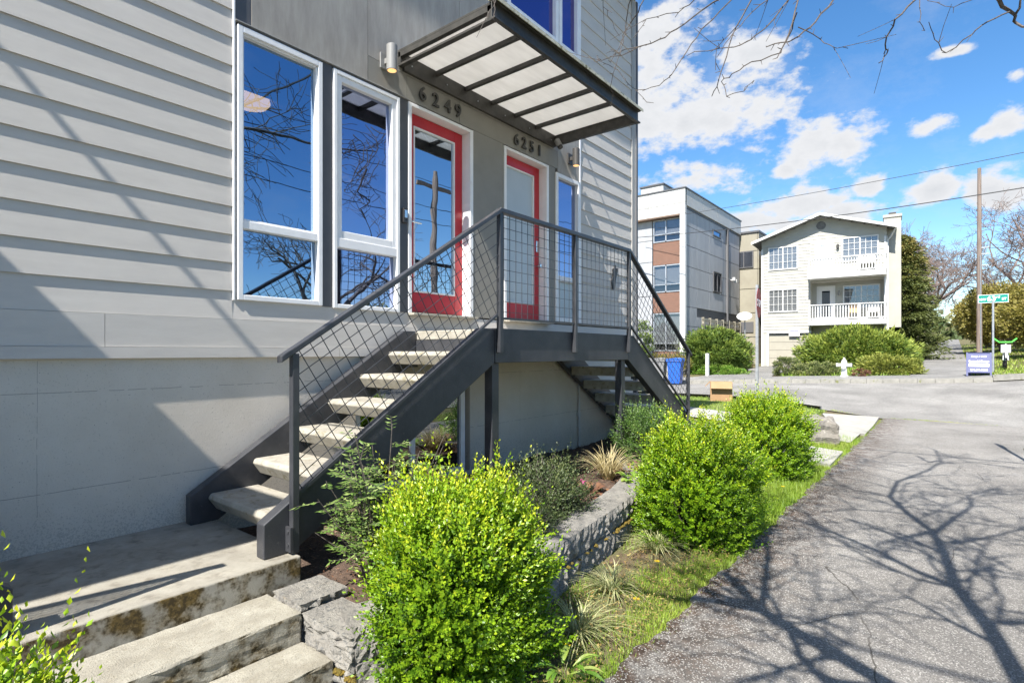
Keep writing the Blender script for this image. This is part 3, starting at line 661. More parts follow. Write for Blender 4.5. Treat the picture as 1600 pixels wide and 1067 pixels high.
# doors ---------------------------------------------------------
def door(x0, x1, glassmat, lab, hinge_left_handle=True):
    DY = Y + .11
    jb = part('door_jamb', MB().box(x0-.045, x0, Y-.018, DY+.05, .40, 2.555).box(x1+.0, x1+.05, Y-.018, DY+.05, .40, 2.555).box(x0, x1, Y-.018, DY+.05, 2.52, 2.555), 'white_trim', hs_, bevel=.004)
    d = part('door', ring(x0+.004, x1-.004, .425, 2.516, .125, DY, DY+.045, wt=.125, wb=.21), 'red_paint', hs_, bevel=.004, label=lab)
    part('glazing_bead', ring(x0+.129, x1-.129, .635, 2.391, .018, DY-.008, DY+.045), 'white_trim', d, bevel=.003)
    fac('pane', x0+.14, x1-.14, .646, 2.38, DY+.015, DY+.022, glassmat, d)
    part('threshold', MB().box(x0-.045, x1+.05, Y-.10, DY+.06, .375, .40), 'tread_concrete', hs_, bevel=.004)
    return d
d1 = door(3.765, 4.64, 'glass_door', 'red framed glass door mirroring the sky and a pole')
d2 = door(5.30, 6.165, 'frost_pane', 'red door with pale frosted glass and a keypad lock')
part('handle', MB().tube([(3.83,Y+.11,1.36),(3.83,Y+.05,1.36),(3.95,Y+.05,1.36)], .011, 8), 'chrome', d1)
fac('keypad', 6.075, 6.125, 1.36, 1.52, Y+.092, Y+.11, 'chrome', d2, bevel=.01); part('knob', MB().tube([(6.10,Y+.11,1.17),(6.10,Y+.03,1.17)], [.02,.028], 10), 'chrome', d2)
fac('sensor', 4.645, 4.675, 1.93, 1.96, Y-.03, Y-.018, 'white_trim', hs_)
# interior
inn = part('interior', MB().box(-4.9,3.70,Y+4.2,Y+4.25,.3,2.72).box(-4.95,-4.9,Y+.1,Y+4.2,.3,2.72).box(3.70,3.72,Y+.13,Y+4.2,.3,2.72).box(-4.95,3.72,Y+.1,Y+4.25,2.72,2.75), 'interior_wall', hs_)
fac('interior_floor', -4.95, 8.8, .27, .30, Y+.13, Y+4.25, 'interior_floor'); 
part('interior', MB().box(3.73,8.8,Y+3.2,Y+3.25,.3,2.72).box(5.0,5.02,Y+.2,Y+3.2,.3,2.72).box(3.73,8.8,Y+.15,Y+3.25,2.72,2.75).box(8.78,8.8,Y+.1,Y+3.2,.3,2.72), 'interior_wall', hs_)
fac('blind', 5.30, 6.17, .62, 2.42, Y+.20, Y+.205, 'blind')
fac('blind', 6.40, 7.0, .45, 1.04, Y+.12, Y+.125, 'blind')
fac('ceiling_beam', 1.9, 3.6, 2.60, 2.72, Y+1.0, Y+1.15, 'blind')
cl = thing('ceiling_lamp', 'round glowing ceiling lamp seen through the tall left window', 'ceiling lamp', (2.83, 5.84, 2.70))
part('lamp_shade', MB().lathe([(.19,.0),(.20,-.05),(.17,-.09),(.02,-.10)], (2.83,5.84,2.71), 28), 'ceiling_glow', cl, smooth=True)
# house numbers
rx90 = Matrix.Rotation(R(90), 3, 'X')
for txt, xs in (('6249', (3.85,4.035,4.215,4.375)), ('6251', (5.43,5.59,5.755,5.925))):
    n = thing('house_number', 'dark house number %s above the %s red door' % (txt, 'nearer' if txt == '6249' else 'farther'), 'house number', (xs[0], Y, 2.62))
    for ch, x in zip(txt, xs):
        text('digit', ch, .20, 'canopy_steel', Vector((x, Y-.030, 2.622)), rx90, n, .010, .003, 'LEFT')
# doorbell box
db = thing('doorbell_box', 'small grey doorbell keypad on the dark post left of the nearer red door', 'doorbell', (3.65, Y-.012, 1.36))
fac('body', 3.635, 3.69, 1.30, 1.45, Y-.045, Y-.013, 'black_plastic', db, bevel=.006); fac('button', 3.645, 3.68, 1.35, 1.43, Y-.050, Y-.0455, 'chrome', db, bevel=.002)
db.location = (3.65, Y-.012, 1.36)
# wall lamps
def lamp(x, z, m, lab, glow, h=.24, r=.052):
    t = thing('wall_lamp', lab, 'wall lamp', (x, Y, z), 0, 'cylinder wall lamps')
    c = (x, Y-.125, z)
    part('back_plate', MB().box(x-.06, x+.06, Y-.030, Y-.013, z-.05, z+.10), m, t, bevel=.004)
    part('arm', MB().box(x-.015, x+.015, Y-.09, Y-.029, z-.0, z+.05), m, t)
    part('shade', MB().lathe([(r-.006,0),(r,0),(r,h),(r-.01,h+.008),(.004,h+.009),(.004,h-.03),(r-.008,h-.03),(r-.008,.0)], (c[0],c[1],z-.09), 24), m, t, smooth=False)
    part('bulb', MB().lathe([(.004,0),(r-.010,.0),(r-.010,.02)], (c[0],c[1],z-.0925), 20), glow, t)
lamp(3.42, 2.80, 'lamp_white', 'white cylinder wall lamp left of the canopy', 'lamp_glow')
lamp(6.74, 2.76, 'lamp_dark', 'dark cylinder wall lamp right of the canopy', 'lamp_glow')
sp_ = thing('spot_lamp', 'small white spot lamp under the right end of the canopy', 'spot lamp', (6.22, 4.2, 2.85))
part('head', MB().tube([(6.24,4.22,2.88),(6.24,4.17,2.79)], .04, 14), 'lamp_white', sp_); part('lens', MB().tube([(6.24,4.170,2.790),(6.24,4.155,2.765)], .034, 14), 'black_plastic', sp_)
sp2 = thing('wall_sensor', 'tiny white sensor on the grey panel above the canopy', 'sensor', (4.45, Y-.03, 3.72)); part('body', MB().tube([(4.47,Y-.012,3.67),(4.47,Y-.05,3.67)], .022, 10), 'lamp_white', sp2)

# ------------------------------------------------------------------ canopy
def canopy(x0, x1, lab, mir=False):
    t = thing('entry_canopy', lab, 'canopy', ((x0+x1)/2, Y, 2.85), 0, 'glass canopies over the entry doors')
    yo = 3.10; z0, z1 = 2.855, 3.015
    def ch(a, b):   # C-section end beam
        return MB().box(a, b, yo, Y-.014, z0, z0+.022).box(a, b, yo, Y-.014, z1-.022, z1)
    m1 = ch(x0, x0+.055); m1.box(x0+.0, x0+.05, yo+.002, Y-.016, z1-.075, z1-.023).box(x0+.0, x0+.05, yo+.002, yo+.05, z0+.02, z1-.02).box(x0+.0, x0+.05, Y-.05, Y-.014, z0+.02, z1-.02); part('end_beam', m1, 'canopy_steel', t, bevel=.002)
    m2 = ch(x1-.055, x1); m2.box(x1-.034, x1-.022, yo+.002, Y-.016, z0+.02, z1-.02); part('end_beam', m2, 'canopy_steel', t, bevel=.002)
    part('front_beam', MB().box(x0-.01, x1+.01, yo-.012, yo-.002, z0, z1).box(x0-.01, x1+.01, yo-.045, yo-.012, z0, z0+.016).box(x0-.01, x1+.01, yo-.045, yo-.012, z1-.016, z1), 'canopy_steel', t, bevel=.002)
    part('ledger', MB().box(x0+.056, x1-.056, Y-.05, Y-.014, z0-.03, z1), 'canopy_steel', t, bevel=.002)
    fl = part('drip_edge', MB().box(x0-.02, x1+.03, yo-.07, yo+.02, z1+.001, z1+.014).box(x0-.02, x1+.03, yo-.074, yo-.0705, z1-.02, z1+.014), 'flashing', t)
    n = 6; w = (x1 - x0 - .11) / n
    for k in range(1, n): 
        xx = x0 + .055 + k * w; part('rafter', MB().box(xx-.02, xx+.02, yo+.002, Y-.051, z1-.075, z1-.03), 'canopy_steel', t, bevel=.002)
    for k in range(n):
        a = x0 + .056 + k * w; part('glass_panel', MB().box(a+.003, a+w-.003, yo+.003, Y-.052, z1-.028, z1-.018), 'frosted_glass', t)
    bolts = MB()
    for k in range(6):
        xx = x0 + .15 + k * (x1-x0-.3)/5; bolts.tube([(xx, Y-.051, 2.90), (xx, Y-.058, 2.90)], .008, 6)
    part('bolts', bolts, 'galvanised', t, kind='stuff')
    return t
canopy(3.585, 6.37, 'steel canopy with frosted glass panels over the two red doors')
canopy(2.16-6.37, 2.16-3.585, 'steel canopy of the next entry, outside the left edge, shading the wall')

# ------------------------------------------------------------------ staircase
RISE, GO, X0 = .206, .325, 1.735
def stair_unit(fx, lab):
    """a platform with a flight at both ends; fx maps the x of the unit seen in the photo"""
    def bx(mb, a, b, y0, y1, z0, z1): a, b = sorted((fx(a), fx(b))); return mb.box(a, b, y0, y1, z0, z1)
    t = thing('entry_staircase', lab, 'staircase', (fx(5.0), 3.7, -1.3), 0, 'charcoal entry staircases')
    PT = .21; m_ = RISE / GO
    YO0, YO1, YI0, YI1 = 3.175, 3.265, 4.215, 4.30
    YP = 3.148   # rail plane
    def flight(g):
        nos = lambda x: -1.024 + (x - X0) * m_
        for (ya, yb) in ((YO0, YO1), (YI0, YI1)):
            off = .075; th = .40
            xa = 1.62; pts = [(xa, -1.228), (xa, nos(xa)+off), (X0 + (PT - off + 1.024)/m_ , PT - .002), (3.715, PT-.002), (3.715, -.098)]
            pts += [(xa + .18 + .0, -1.30)] if False else [(xa+.19, -1.228)]
            lo = [(g(x), z) for x, z in pts]
            part('stringer', MB().prism(lo, 'y', ya, yb), 'charcoal', t, bevel=.006)
        for k in range(6):
            x = X0 + GO * k; z = -1.024 + RISE * k
            a, b = x, x + .37
            prof = [(g(a+.0), z-.035), (g(a+.012), z-.006), (g(a+.03), z), (g(b), z), (g(b), z-.122), (g(a+.06), z-.122)]
            part('tread', MB().prism(prof, 'y', YO1+.002, YI0-.002), 'tread_concrete', t, bevel=.008, seg=2)
            for ya, yb in ((YO1+.001, YO1+.045), (YI0-.045, YI0-.001)): part('tread_bracket', MB().box(*sorted((g(a+.09), g(b-.03))), ya, yb, z-.155, z-.123), 'charcoal', t)
        # handrail, bottom rail, mesh
        rail = lambda x: nos(x) + 1.00
        p0, p1 = 1.70, 3.745
        def slab(za, zb, yy0, yy1, x0, x1, f): return MB().prism([(g(x0), f(x0)+za), (g(x1), f(x1)+za), (g(x1), f(x1)+zb), (g(x0), f(x0)+zb)], 'y', yy0, yy1)
        part('handrail', slab(-.02, .022, YP-.03, YP+.03, p0, p1, rail), 'charcoal_rail', t, bevel=.006)
        bot = lambda x: nos(x) + .10
        part('bottom_rail', slab(-.012, .012, YP-.012, YP+.012, 1.82, 3.71, bot), 'charcoal_rail', t)
        zb = -1.225 if g(0) == fx(0) else -1.225
        part('post', MB().box(*sorted((g(1.775), g(1.82))), YP-.022, YP+.022, -1.225, rail(1.79)-.02), 'charcoal_rail', t, bevel=.004)
        part('bolt_plate', MB().box(*sorted((g(1.755), g(1.77))), YP-.03, YO0+.06, -1.21, -1.06).tube([(g(1.75),YP+.0,-1.17),(g(1.76),YP+.0,-1.17)],.012,6).tube([(g(1.75),YP+.0,-1.09),(g(1.76),YP+.0,-1.09)],.012,6), 'charcoal', t)
        wm = MB(); sp = .088; cs = math.cos(math.atan(m_)); wr = .0032
        xa, xb = 1.815, 3.735; H = rail(0) - bot(0)
        k = 1
        while k * sp / cs < H:
            h = k * sp / cs; wm.tube([(g(xa), YP-wr, bot(xa)+h), (g(xb), YP-wr, bot(xb)+h)], wr, 4, False); k += 1
        # perpendicular wires
        dx, dz = cs, math.sin(math.atan(m_)); Ltot = (xb - xa) / cs + H
        q = -H * dz
        while q < (xb - xa) / cs + .2:
            # point on bottom line at arc q, direction (-dz, dx)
            bx_, bz_ = xa + q * dx, bot(xa) + q * dz
            s0, s1 = 0, H * cs
            # clip to xa..xb: x = bx_ - s*dz
            if dz > 0:
                s0 = max(s0, (bx_ - xb) / dz); s1 = min(s1, (bx_ - xa) / dz)
            if s1 - s0 > .02: wm.tube([(g(bx_ - s0*dz), YP+wr, bz_ + s0*dx), (g(bx_ - s1*dz), YP+wr, bz_ + s1*dx)], wr, 4, False)
            q += sp
        part('wire_mesh', wm, 'charcoal_rail', t, kind='stuff')
    flight(lambda x: fx(x)); flight(lambda x: fx(10.0 - x))
    # platform
    part('platform_slab', bx(MB(), 3.73, 6.27, YO1+.0, Y-.03, PT-.09, PT), 'tread_concrete', t, bevel=.01)
    part('fascia', bx(MB(), 3.72, 6.28, YO0-.003, YO0+.045, -.096, PT+.002), 'charcoal', t, bevel=.004)
    part('fascia', bx(MB(), 3.72, 6.28, Y-.09, Y-.05, -.096, PT-.09), 'charcoal', t)
    for a, b in ((3.72,3.765),(6.235,6.28),(4.98,5.02)): part('joist', bx(MB(), a, b, YO0+.05, Y-.09, -.096, PT-.092), 'charcoal', t)
    for x in (3.73, 6.18):
        part('support_post', bx(MB(), x-.01, x+.085, 3.21, 3.30, -1.45, -.098), 'charcoal', t, bevel=.004)
    for x in (3.755, 5.0, 6.245):
        part('post', bx(MB(), x-.022, x+.022, YP-.022, YP+.022, -.005, 1.255), 'charcoal_rail', t, bevel=.004)
    part('handrail', bx(MB(), 3.735, 6.265, YP-.03, YP+.03, 1.235, 1.277), 'charcoal_rail', t, bevel=.006)
    part('bottom_rail', bx(MB(), 3.78, 6.22, YP-.01, YP+.01, .29, .31), 'charcoal_rail', t)
    wm = MB(); x = 3.80
    for i in range(int(2.44/.09)+1):
        xx = fx(3.80 + i*.09)
        if 3.80 + i*.09 < 6.23: wm.tube([(xx, YP-.003, .29), (xx, YP-.003, 1.25)], .0032, 4, False)
    for i in range(10): wm.tube([(fx(3.77), YP+.003, .36+i*.094), (fx(6.23), YP+.003, .36+i*.094)], .0032, 4, False)
    part('wire_mesh', wm, 'charcoal_rail', t, kind='stuff')
    return t
stair_unit(lambda x: x, 'charcoal platform staircase with mesh railings and concrete treads below the red doors')
stair_unit(lambda x: 2.13 - x, 'matching charcoal staircase at the left edge, only its lowest post and rail end in view')
hand = thing('black_glove', 'black glove shape hanging on the wall siding behind the railing', 'glove', (8.03, Y-.03, 1.15))
hm = MB().prism([(8.0,1.02),(8.07,1.02),(8.11,1.20),(8.18,1.36),(8.15,1.38),(8.10,1.27),(8.11,1.42),(8.08,1.42),(8.06,1.28),(8.03,1.36),(8.01,1.34),(8.02,1.24),(7.97,1.16)], 'y', Y-.035, Y-.015)
part('palm', hm, 'black_plastic', hand)

# ================================================================== RETAINING WALL
rw = thing('retaining_wall', 'low curved wall of split-face stone blocks with moss, edging the garden bed', 'retaining wall', (3.5, 2.3, -1.68))
def block(x0, y0, x1, y1, z0, z1, depth, tex=.018, name='block', rot=0):
    """split-face block: front face runs from (x0,y0) to (x1,y1), rough"""
    d = Vector((x1-x0, y1-y0, 0)); ln = d.length; d.normalize(); nrm = Vector((-d.y, d.x, 0))
    nu, nv = 14, 6; h = z1 - z0; mb = MB(); rows = []
    sd = random.random() * 50
    def rough(u, v): return (math.sin(u*23+sd)*math.sin(v*19+sd*2)*.5 + math.sin(u*61+v*37+sd)*.35 + random.uniform(-.7,.7)) * tex
    F = [[None]*(nv+1) for _ in range(nu+1)]
    for i in range(nu+1):
        for j in range(nv+1):
            u, v = i/nu, j/nv; e = min(u, 1-u, v, 1-v) * 8; e = min(1, e)
            out = (.012 * e + rough(u*ln*6, v*h*6) * (.4+.6*e))
            p = Vector((x0, y0, z0)) + d * (u*ln) - nrm * out + Vector((0, 0, v*h + (random.uniform(-.003,.003) if 0<j<nv else 0)))
            F[i][j] = len(mb.v); mb.v.append(tuple(p))
    for i in range(nu):
        for j in range(nv): mb.f.append((F[i][j], F[i+1][j], F[i+1][j+1], F[i][j+1]))
    # body
    b0 = len(mb.v)
    B = [Vector((x0,y0,z0)) + nrm*depth, Vector((x1,y1,z0)) + nrm*depth, Vector((x1,y1,z1)) + nrm*depth + Vector((0,0,random.uniform(-.004,.004))), Vector((x0,y0,z1)) + nrm*depth]
    mb.v += [tuple(p) for p in B]
    mb.f.append(tuple([F[i][nv] for i in range(nu+1)] + [b0+2, b0+3]))
    mb.f.append(tuple([F[i][0] for i in range(nu, -1, -1)] + [b0, b0+1]))
    mb.f.append(tuple([F[0][j] for j in range(nv+1)] + [b0+3, b0])); mb.f.append(tuple([F[nu][j] for j in range(nv, -1, -1)] + [b0+1, b0+2])); mb.f.append((b0+1, b0, b0+3, b0+2))
    return part(name, mb, 'stone_block', rw)
path = [(1.63,2.28),(1.98,2.16),(2.36,2.10),(2.76,2.10),(3.16,2.15),(3.56,2.19),(3.95,2.24),(4.34,2.28),(4.72,2.34),(5.10,2.42),(5.46,2.54),(5.80,2.68),(6.10,2.86),(6.45,3.0),(6.9,3.02),(7.4,3.0),(7.9,3.0)]
def along(s):
    for (a, b) in zip(path[:-1], path[1:]):
        l = math.dist(a, b)
        if s <= l: return (a[0]+(b[0]-a[0])*s/l, a[1]+(b[1]-a[1])*s/l)
        s -= l
    return path[-1]
tot = sum(math.dist(a, b) for a, b in zip(path[:-1], path[1:]))
for course, (z0, z1, o) in enumerate(((-1.74, -1.532, 0), (-1.528, -1.352, .22))):
    s = -o if course == 1 else 0
    while s < tot - .05:
        a = along(max(0, s)); b = along(min(tot, s + .435)); 
        if math.dist(a, b) > .08: block(a[0], a[1]+course*.012, b[0], b[1]+course*.012, z0, z1 + random.uniform(-.004,.004), .26)
        s += .442
# return beside the steps
def rblock(x0, x1, y0, y1, z0, z1):
    bm = bmesh.new(); bmesh.ops.create_cube(bm, size=1); bmesh.ops.scale(bm, vec=(x1-x0, y1-y0, z1-z0), verts=bm.verts); bmesh.ops.translate(bm, vec=((x0+x1)/2,(y0+y1)/2,(z0+z1)/2), verts=bm.verts)
    bmesh.ops.subdivide_edges(bm, edges=bm.edges, cuts=9, use_grid_fill=True)
    for v in bm.verts:
        c = v.co; side = min(abs(c.x-x0), abs(c.x-x1), abs(c.y-y0)) < .004
        top = abs(c.z - z1) < .004
        k = .010 if side and not top else .0022
        v.co += Vector((rng.normal(), rng.normal(), rng.normal()*.5)) * k
    me = bpy.data.meshes.new('block'); bm.to_mesh(me); bm.free(); return link('block', me, 'stone_block', rw)
rblock(1.60, 1.90, 2.745, 3.03, -1.56, -1.362)
rblock(1.605, 1.855, 2.30, 2.735, -1.585, -1.402)
rblock(1.60, 1.90, 2.745, 3.03, -1.76, -1.565); rblock(1.60, 1.88, 2.29, 2.735, -1.77, -1.59)
ms = MB()
for k in range(420):
    s = random.uniform(0.3, 4.4)
    if math.sin(s*2.3) < -.1 and random.random() < .8: continue
    p = along(s); r = random.uniform(.008, .02); ms.lathe([(r*.9,0),(r,r*.25),(r*.7,r*.6),(r*.1,r*.8)], (p[0]+random.uniform(-.01,.01), p[1]-random.uniform(.0,.022), -1.538+random.uniform(-.006,.006)), 6)
for k in range(80):
    ms.lathe([(.012,0),(.012,.005),(.006,.010),(.001,.011)], (1.60+random.uniform(-.01,.02), random.uniform(2.25,2.73), -1.592+random.uniform(-.015,.015)), 6)
part('moss', ms, 'moss', rw, kind='stuff')

# boulder
bm = bmesh.new(); bmesh.ops.create_icosphere(bm, subdivisions=4, radius=1)
for v in bm.verts:
    n = v.co.normalized(); q = max(-.75, min(.75, n.x)), max(-.7, min(.75, n.y)), max(-.5, min(.62, n.z))
    v.co = Vector((q[0]*.66, q[1]*.5, q[2]*.62)) * (1 + .06*math.sin(n.x*7+1)*math.sin(n.y*6)+.04*math.sin(n.z*13+n.x*5)) + Vector((rng.normal(),rng.normal(),rng.normal()))*.006
me = bpy.data.meshes.new('boulder'); bm.to_mesh(me); bm.free()
bo = link('boulder', me, 'boulder_stone', None, loc=(11.75, 2.05, -1.50)); bo['label'] = 'angular grey boulder behind the farthest of the three clipped shrubs'; bo['category'] = 'boulder'; bo.rotation_euler = (0, 0, .5); bo.scale = (.8, .8, .85); bo.location.z = -1.56
# ================================================================== FAR BUILDINGS
def gable_house():
    t = thing('gable_house', 'white three-storey gabled house with two railed balconies across the street', 'house', (35.6, 9.1, -.9), R(-86), None, False)
    Z = .9   # local z = world z + .9
    B = lambda name, mb, m, p=t, **k: part(name, mb, m, p, **k)
    W_, D_ = 6.28, 11.0
    def wall(x0, x1, z0, z1, y, step=.19):   # lap siding strip
        mb = MB(); z = z0
        while z < z1 - .01:
            h = min(step, z1 - z); mb.prism([(y+.05, z), (y-.022, z), (y-.002, z+h), (y+.05, z+h)], 'x', x0, x1); z += step
        return mb
    ez = 6.6 + Z; az_ = 7.72 + Z; ax = 3.16
    # left part full height
    B('lap_siding', wall(0, 2.61, 2.05, 7.2+.0, 0), 'white_siding', kind='stuff')
    B('lap_siding', wall(2.61, 6.28, 5.12+Z-.05, 7.3, 0.0), 'white_siding', kind='stuff') if False else None
    # upper right (balcony wall, slightly recessed) and lower recess
    B('lap_siding', wall(2.61, 6.28, 1.5+Z, 4.1+Z, .9), 'white_siding', kind='stuff')
    B('lap_siding', wall(2.61, 6.28, 4.1+Z, 7.3, .0), 'white_siding', kind='stuff')
    # gable triangle
    mb = MB(); z = 7.2
    while z < az_:
        h = .19; f = lambda zz: (zz - (ez-.15)) / (az_ - ez + .15)
        l = 0 if z < ez else max(0, (z-ez)/(az_-ez)) * ax; r = W_ if z < ez+.12 else W_ - (z-ez-.12)/(az_-ez-.12)*(W_-ax)
        if r - l < .2: break
        mb.prism([(.05, z), (-.022, z), (-.002, z+h), (.05, z+h)], 'x', l, r); z += .19
    B('gable_siding', mb, 'white_siding', kind='stuff')
    B('wall', MB().box(0.0, .06, .05, D_, 0, ez).box(W_-.06, W_, .05, D_, 0, ez+.1).box(0, W_, D_-.1, D_, 0, ez).box(0,.36,0,.06,-.3,2.05).box(.36,2.64,0.0,.06,1.12+Z,2.06).box(2.64,6.28,.9,.96,-.3,2.4).box(2.61,2.64,0,.9,-.3,2.06).box(2.56,2.61,.05,.96,2.0,5.0).box(2.61,6.28,.05,.96,4.95,5.0), 'white_siding')
    B('corner_trim', MB().box(-.02,.08,-.03,.0,-.3,7.1), 'white_paint'); B('corner_trim', MB().box(W_-.12,W_+.01,-.05,.03,1.0+Z,7.2).box(W_-.02,W_+.03,-.05,.08,1.0+Z,7.2), 'white_paint')
    # roof
    zo = .0
    mb = MB(); prof = [(-.45, ez-.12), (ax, az_+.05), (6.72, ez+.03), (6.72, ez+.13), (ax, az_+.17), (-.45, ez-.02)]
    rf = B('roof', MB().prism(prof, 'y', -.68, D_+.3), 'roof_shingle')
    B('bargeboard', MB().prism([(-.47, ez-.16), (ax, az_+.0), (6.74, ez-.02), (6.74, ez+.12), (ax, az_+.16), (-.47, ez-.01)], 'y', -.71, -.682), 'white_paint', rf)
    B('vent', MB().lathe([(.20,0),(.24,0),(.24,.03),(.18,.03)], (0,0,0), 18).xform(Matrix.Translation((ax, -.02, 7.25+Z)) @ Matrix.Rotation(R(90), 4, 'X')), 'roof_shingle')
    ch = B('chimney', MB().box(6.30, 6.92, .35, 1.5, 1.35+Z, 7.35+Z).box(6.14,6.30,.35,1.5,6.4+Z,7.35+Z).box(6.10,6.96,.30,1.55,7.35+Z,7.5+Z), 'chimney_siding')
    B('chimney_cap', MB().box(6.35,6.7,.7,1.2,7.5+Z,7.68+Z), 'roof_black', ch)
    # windows
    def win(x0, x1, z0, z1, y, cols=3, rows=3, half=2, blind=.5, nm='window'):
        w = B(nm, ring(x0, x1, z0, z1, .07, y-.05, y+.03).box((x0+x1)/2-.03, (x0+x1)/2+.03, y-.04, y+.03, z0+.07, z1-.07), 'white_paint')
        mu = MB()
        for h in range(half):
            a = x0+.07+h*(x1-x0-.14)/half; b = a+(x1-x0-.14)/half
            for k in range(1, cols): xx = a+(b-a)*k/cols; mu.box(xx-.011,xx+.011,y-.03,y-.012,z0+.07,z1-.07)
        for k in range(1, rows): zz = z0+(z1-z0)*k/rows; mu.box(x0+.07,x1-.07,y-.031,y-.011,zz-.011,zz+.011)
        B('muntins', mu, 'white_paint', w)
        for h in range(half):
            a = x0+.07+h*(x1-x0-.14)/half; b = a+(x1-x0-.14)/half
            B('pane', MB().box(a, b, y-.006, y-.001, z0+.07, z1-.07), 'glass_far', w)
        B('blind', MB().box(x0+.08, x1-.08, y+.06, y+.07, z1-(z1-z0)*blind, z1-.05), 'blind', w)
        B('void', MB().box(x0+.05, x1-.05, y+.3, y+.31, z0+.05, z1-.05), 'dark_void', w)
        return w
    win(.36, 1.98, 4.88+Z, 6.26+Z, -.02, blind=.62); win(.36, 1.98, 2.37+Z, 3.75+Z, -.02, blind=.35)
    win(4.18, 5.92, 5.05+Z, 6.42+Z, -.02, 3, 4, blind=.7); win(4.18, 5.98, 2.5+Z, 3.83+Z, .88, 3, 4, blind=.4)
    for (z0, z1, y, g) in ((4.22+Z, 6.32+Z, -.02, 'frost_pane'), (1.62+Z, 3.77+Z, .88, 'glass_dark')):
        d = B('door', ring(2.95, 3.70, z0, z1, .17, y-.03, y+.02, wt=.2, wb=.5).v and ring(2.95, 3.70, z0, z1, .17, y-.03, y+.02, wt=.2, wb=.45), 'door_grey')
        B('pane', MB().box(3.11, 3.54, y-.005, y, z0+.44, z1-.19), g, d); B('blind', MB().box(3.11,3.32,y+.03,y+.035,z0+.44,z1-.19).box(3.34,3.54,y+.03,y+.035,z0+.44,z1-.19), 'blind' if g == 'frost_pane' else 'dark_void', d)
        B('door_trim', ring(2.85, 3.80, z0-.02, z1+.1, .1, y-.045, y-.0, wb=.02), 'white_paint', d)
        B('porch_lamp', MB().lathe([(.04,0),(.07,.05),(.07,.22),(.03,.28)], (3.99, y-.1, z1-.5), 10), 'lamp_dark' if z0 > 4 else 'lamp_white', t)
    # balconies
    for (zb, zr) in ((4.13+Z, 5.24+Z), (1.52+Z, 2.67+Z)):
        bal = B('balcony', MB().box(2.58, 6.26, -.95 if zb > 4 else -.75, .04 if zb > 4 else .9, zb, zb+.28), 'white_paint')
        y = -.93 if zb > 4 else -.73
        B('rail', MB().box(2.56, 6.28, y-.05, y+.07, zr-.05, zr).box(2.6,6.24,y-.01,y+.03,zb+.33,zb+.39).box(2.56,2.62,y,.0,zr-.05,zr).box(6.22,6.28,y,.0,zr-.05,zr), 'white_paint', bal)
        for xx in (2.60, 3.80, 5.0, 6.16): B('rail_post', MB().box(xx, xx+.10, y-.03, y+.06, zb+.1, zr-.02), 'white_paint', bal)
        bl = MB(); xx = 2.78
        while xx < 6.14: bl.box(xx, xx+.05, y, y+.04, zb+.36, zr-.05); xx += .135
        yy = y + .13
        while yy < -.05: bl.box(2.57,2.61,yy,yy+.05,zb+.36,zr-.05).box(6.23,6.27,yy,yy+.05,zb+.36,zr-.05); yy += .135
        B('balusters', bl, 'white_paint', bal, kind='stuff')
    # garage
    g = B('garage_door', MB(), 'garage_paint')
    for k in range(4): B('garage_panel', MB().box(.40, 2.60, .10, .16, .06+k*.48, .06+k*.48+.465), 'garage_paint', g)
    B('garage_frame', MB().box(.30,.40,-.04,.16,-.1,2.02).box(.30,2.66,-.04,.16,2.02,2.12), 'white_paint', g)
    # small notice
    B('notice', MB().box(1.50, 2.06, -.075, -.045, 1.83, 2.22), 'sign_white')
    B('notice_print', MB().box(1.55,2.01,-.079,-.0765,2.12,2.17).box(1.6,1.96,-.079,-.0765,2.04,2.075).box(1.58,1.98,-.079,-.0765,1.96,1.995).box(1.65,1.9,-.079,-.0765,1.88,1.91), 'sign_blue')
    # gutter and downpipe
    B('downpipe', MB().tube([(6.70,-.3,ez+.05),(6.45,.1,ez-.35),(6.33,.12,ez-.5),(6.33,.12,1.4)], .045, 6), 'white_paint')
    return t
gh = gable_house()
def balcony_chair(loc, m, lab, lx=.55):
    t = thing('balcony_chair', lab, 'chair', loc, R(-86), 'chairs on the balconies', False)
    part('seat', MB().box(0, lx, 0, .5, .40, .45), m, t); part('backrest', MB().box(0,lx,.46,.5,.45,.9), m, t)
    for x, y in ((0,0),(lx-.05,0),(0,.45),(lx-.05,.45)): part('leg', MB().box(x, x+.05, y, y+.05, 0, .40), m, t)
a = R(-86)
def gloc(x, y, z): return (35.6 + x*math.cos(a) - y*math.sin(a), 9.1 + x*math.sin(a) + y*math.cos(a), z)
balcony_chair(gloc(4.5, .0, 1.81), 'chair_wood', 'wooden chair on the lower balcony of the white house'); balcony_chair(gloc(5.4, .0, 1.81), 'white_paint', 'white chair right of the wooden one on the lower balcony')
balcony_chair(gloc(4.9, -.75, 4.42), 'white_paint', 'white chair on the upper balcony of the white house', .9)

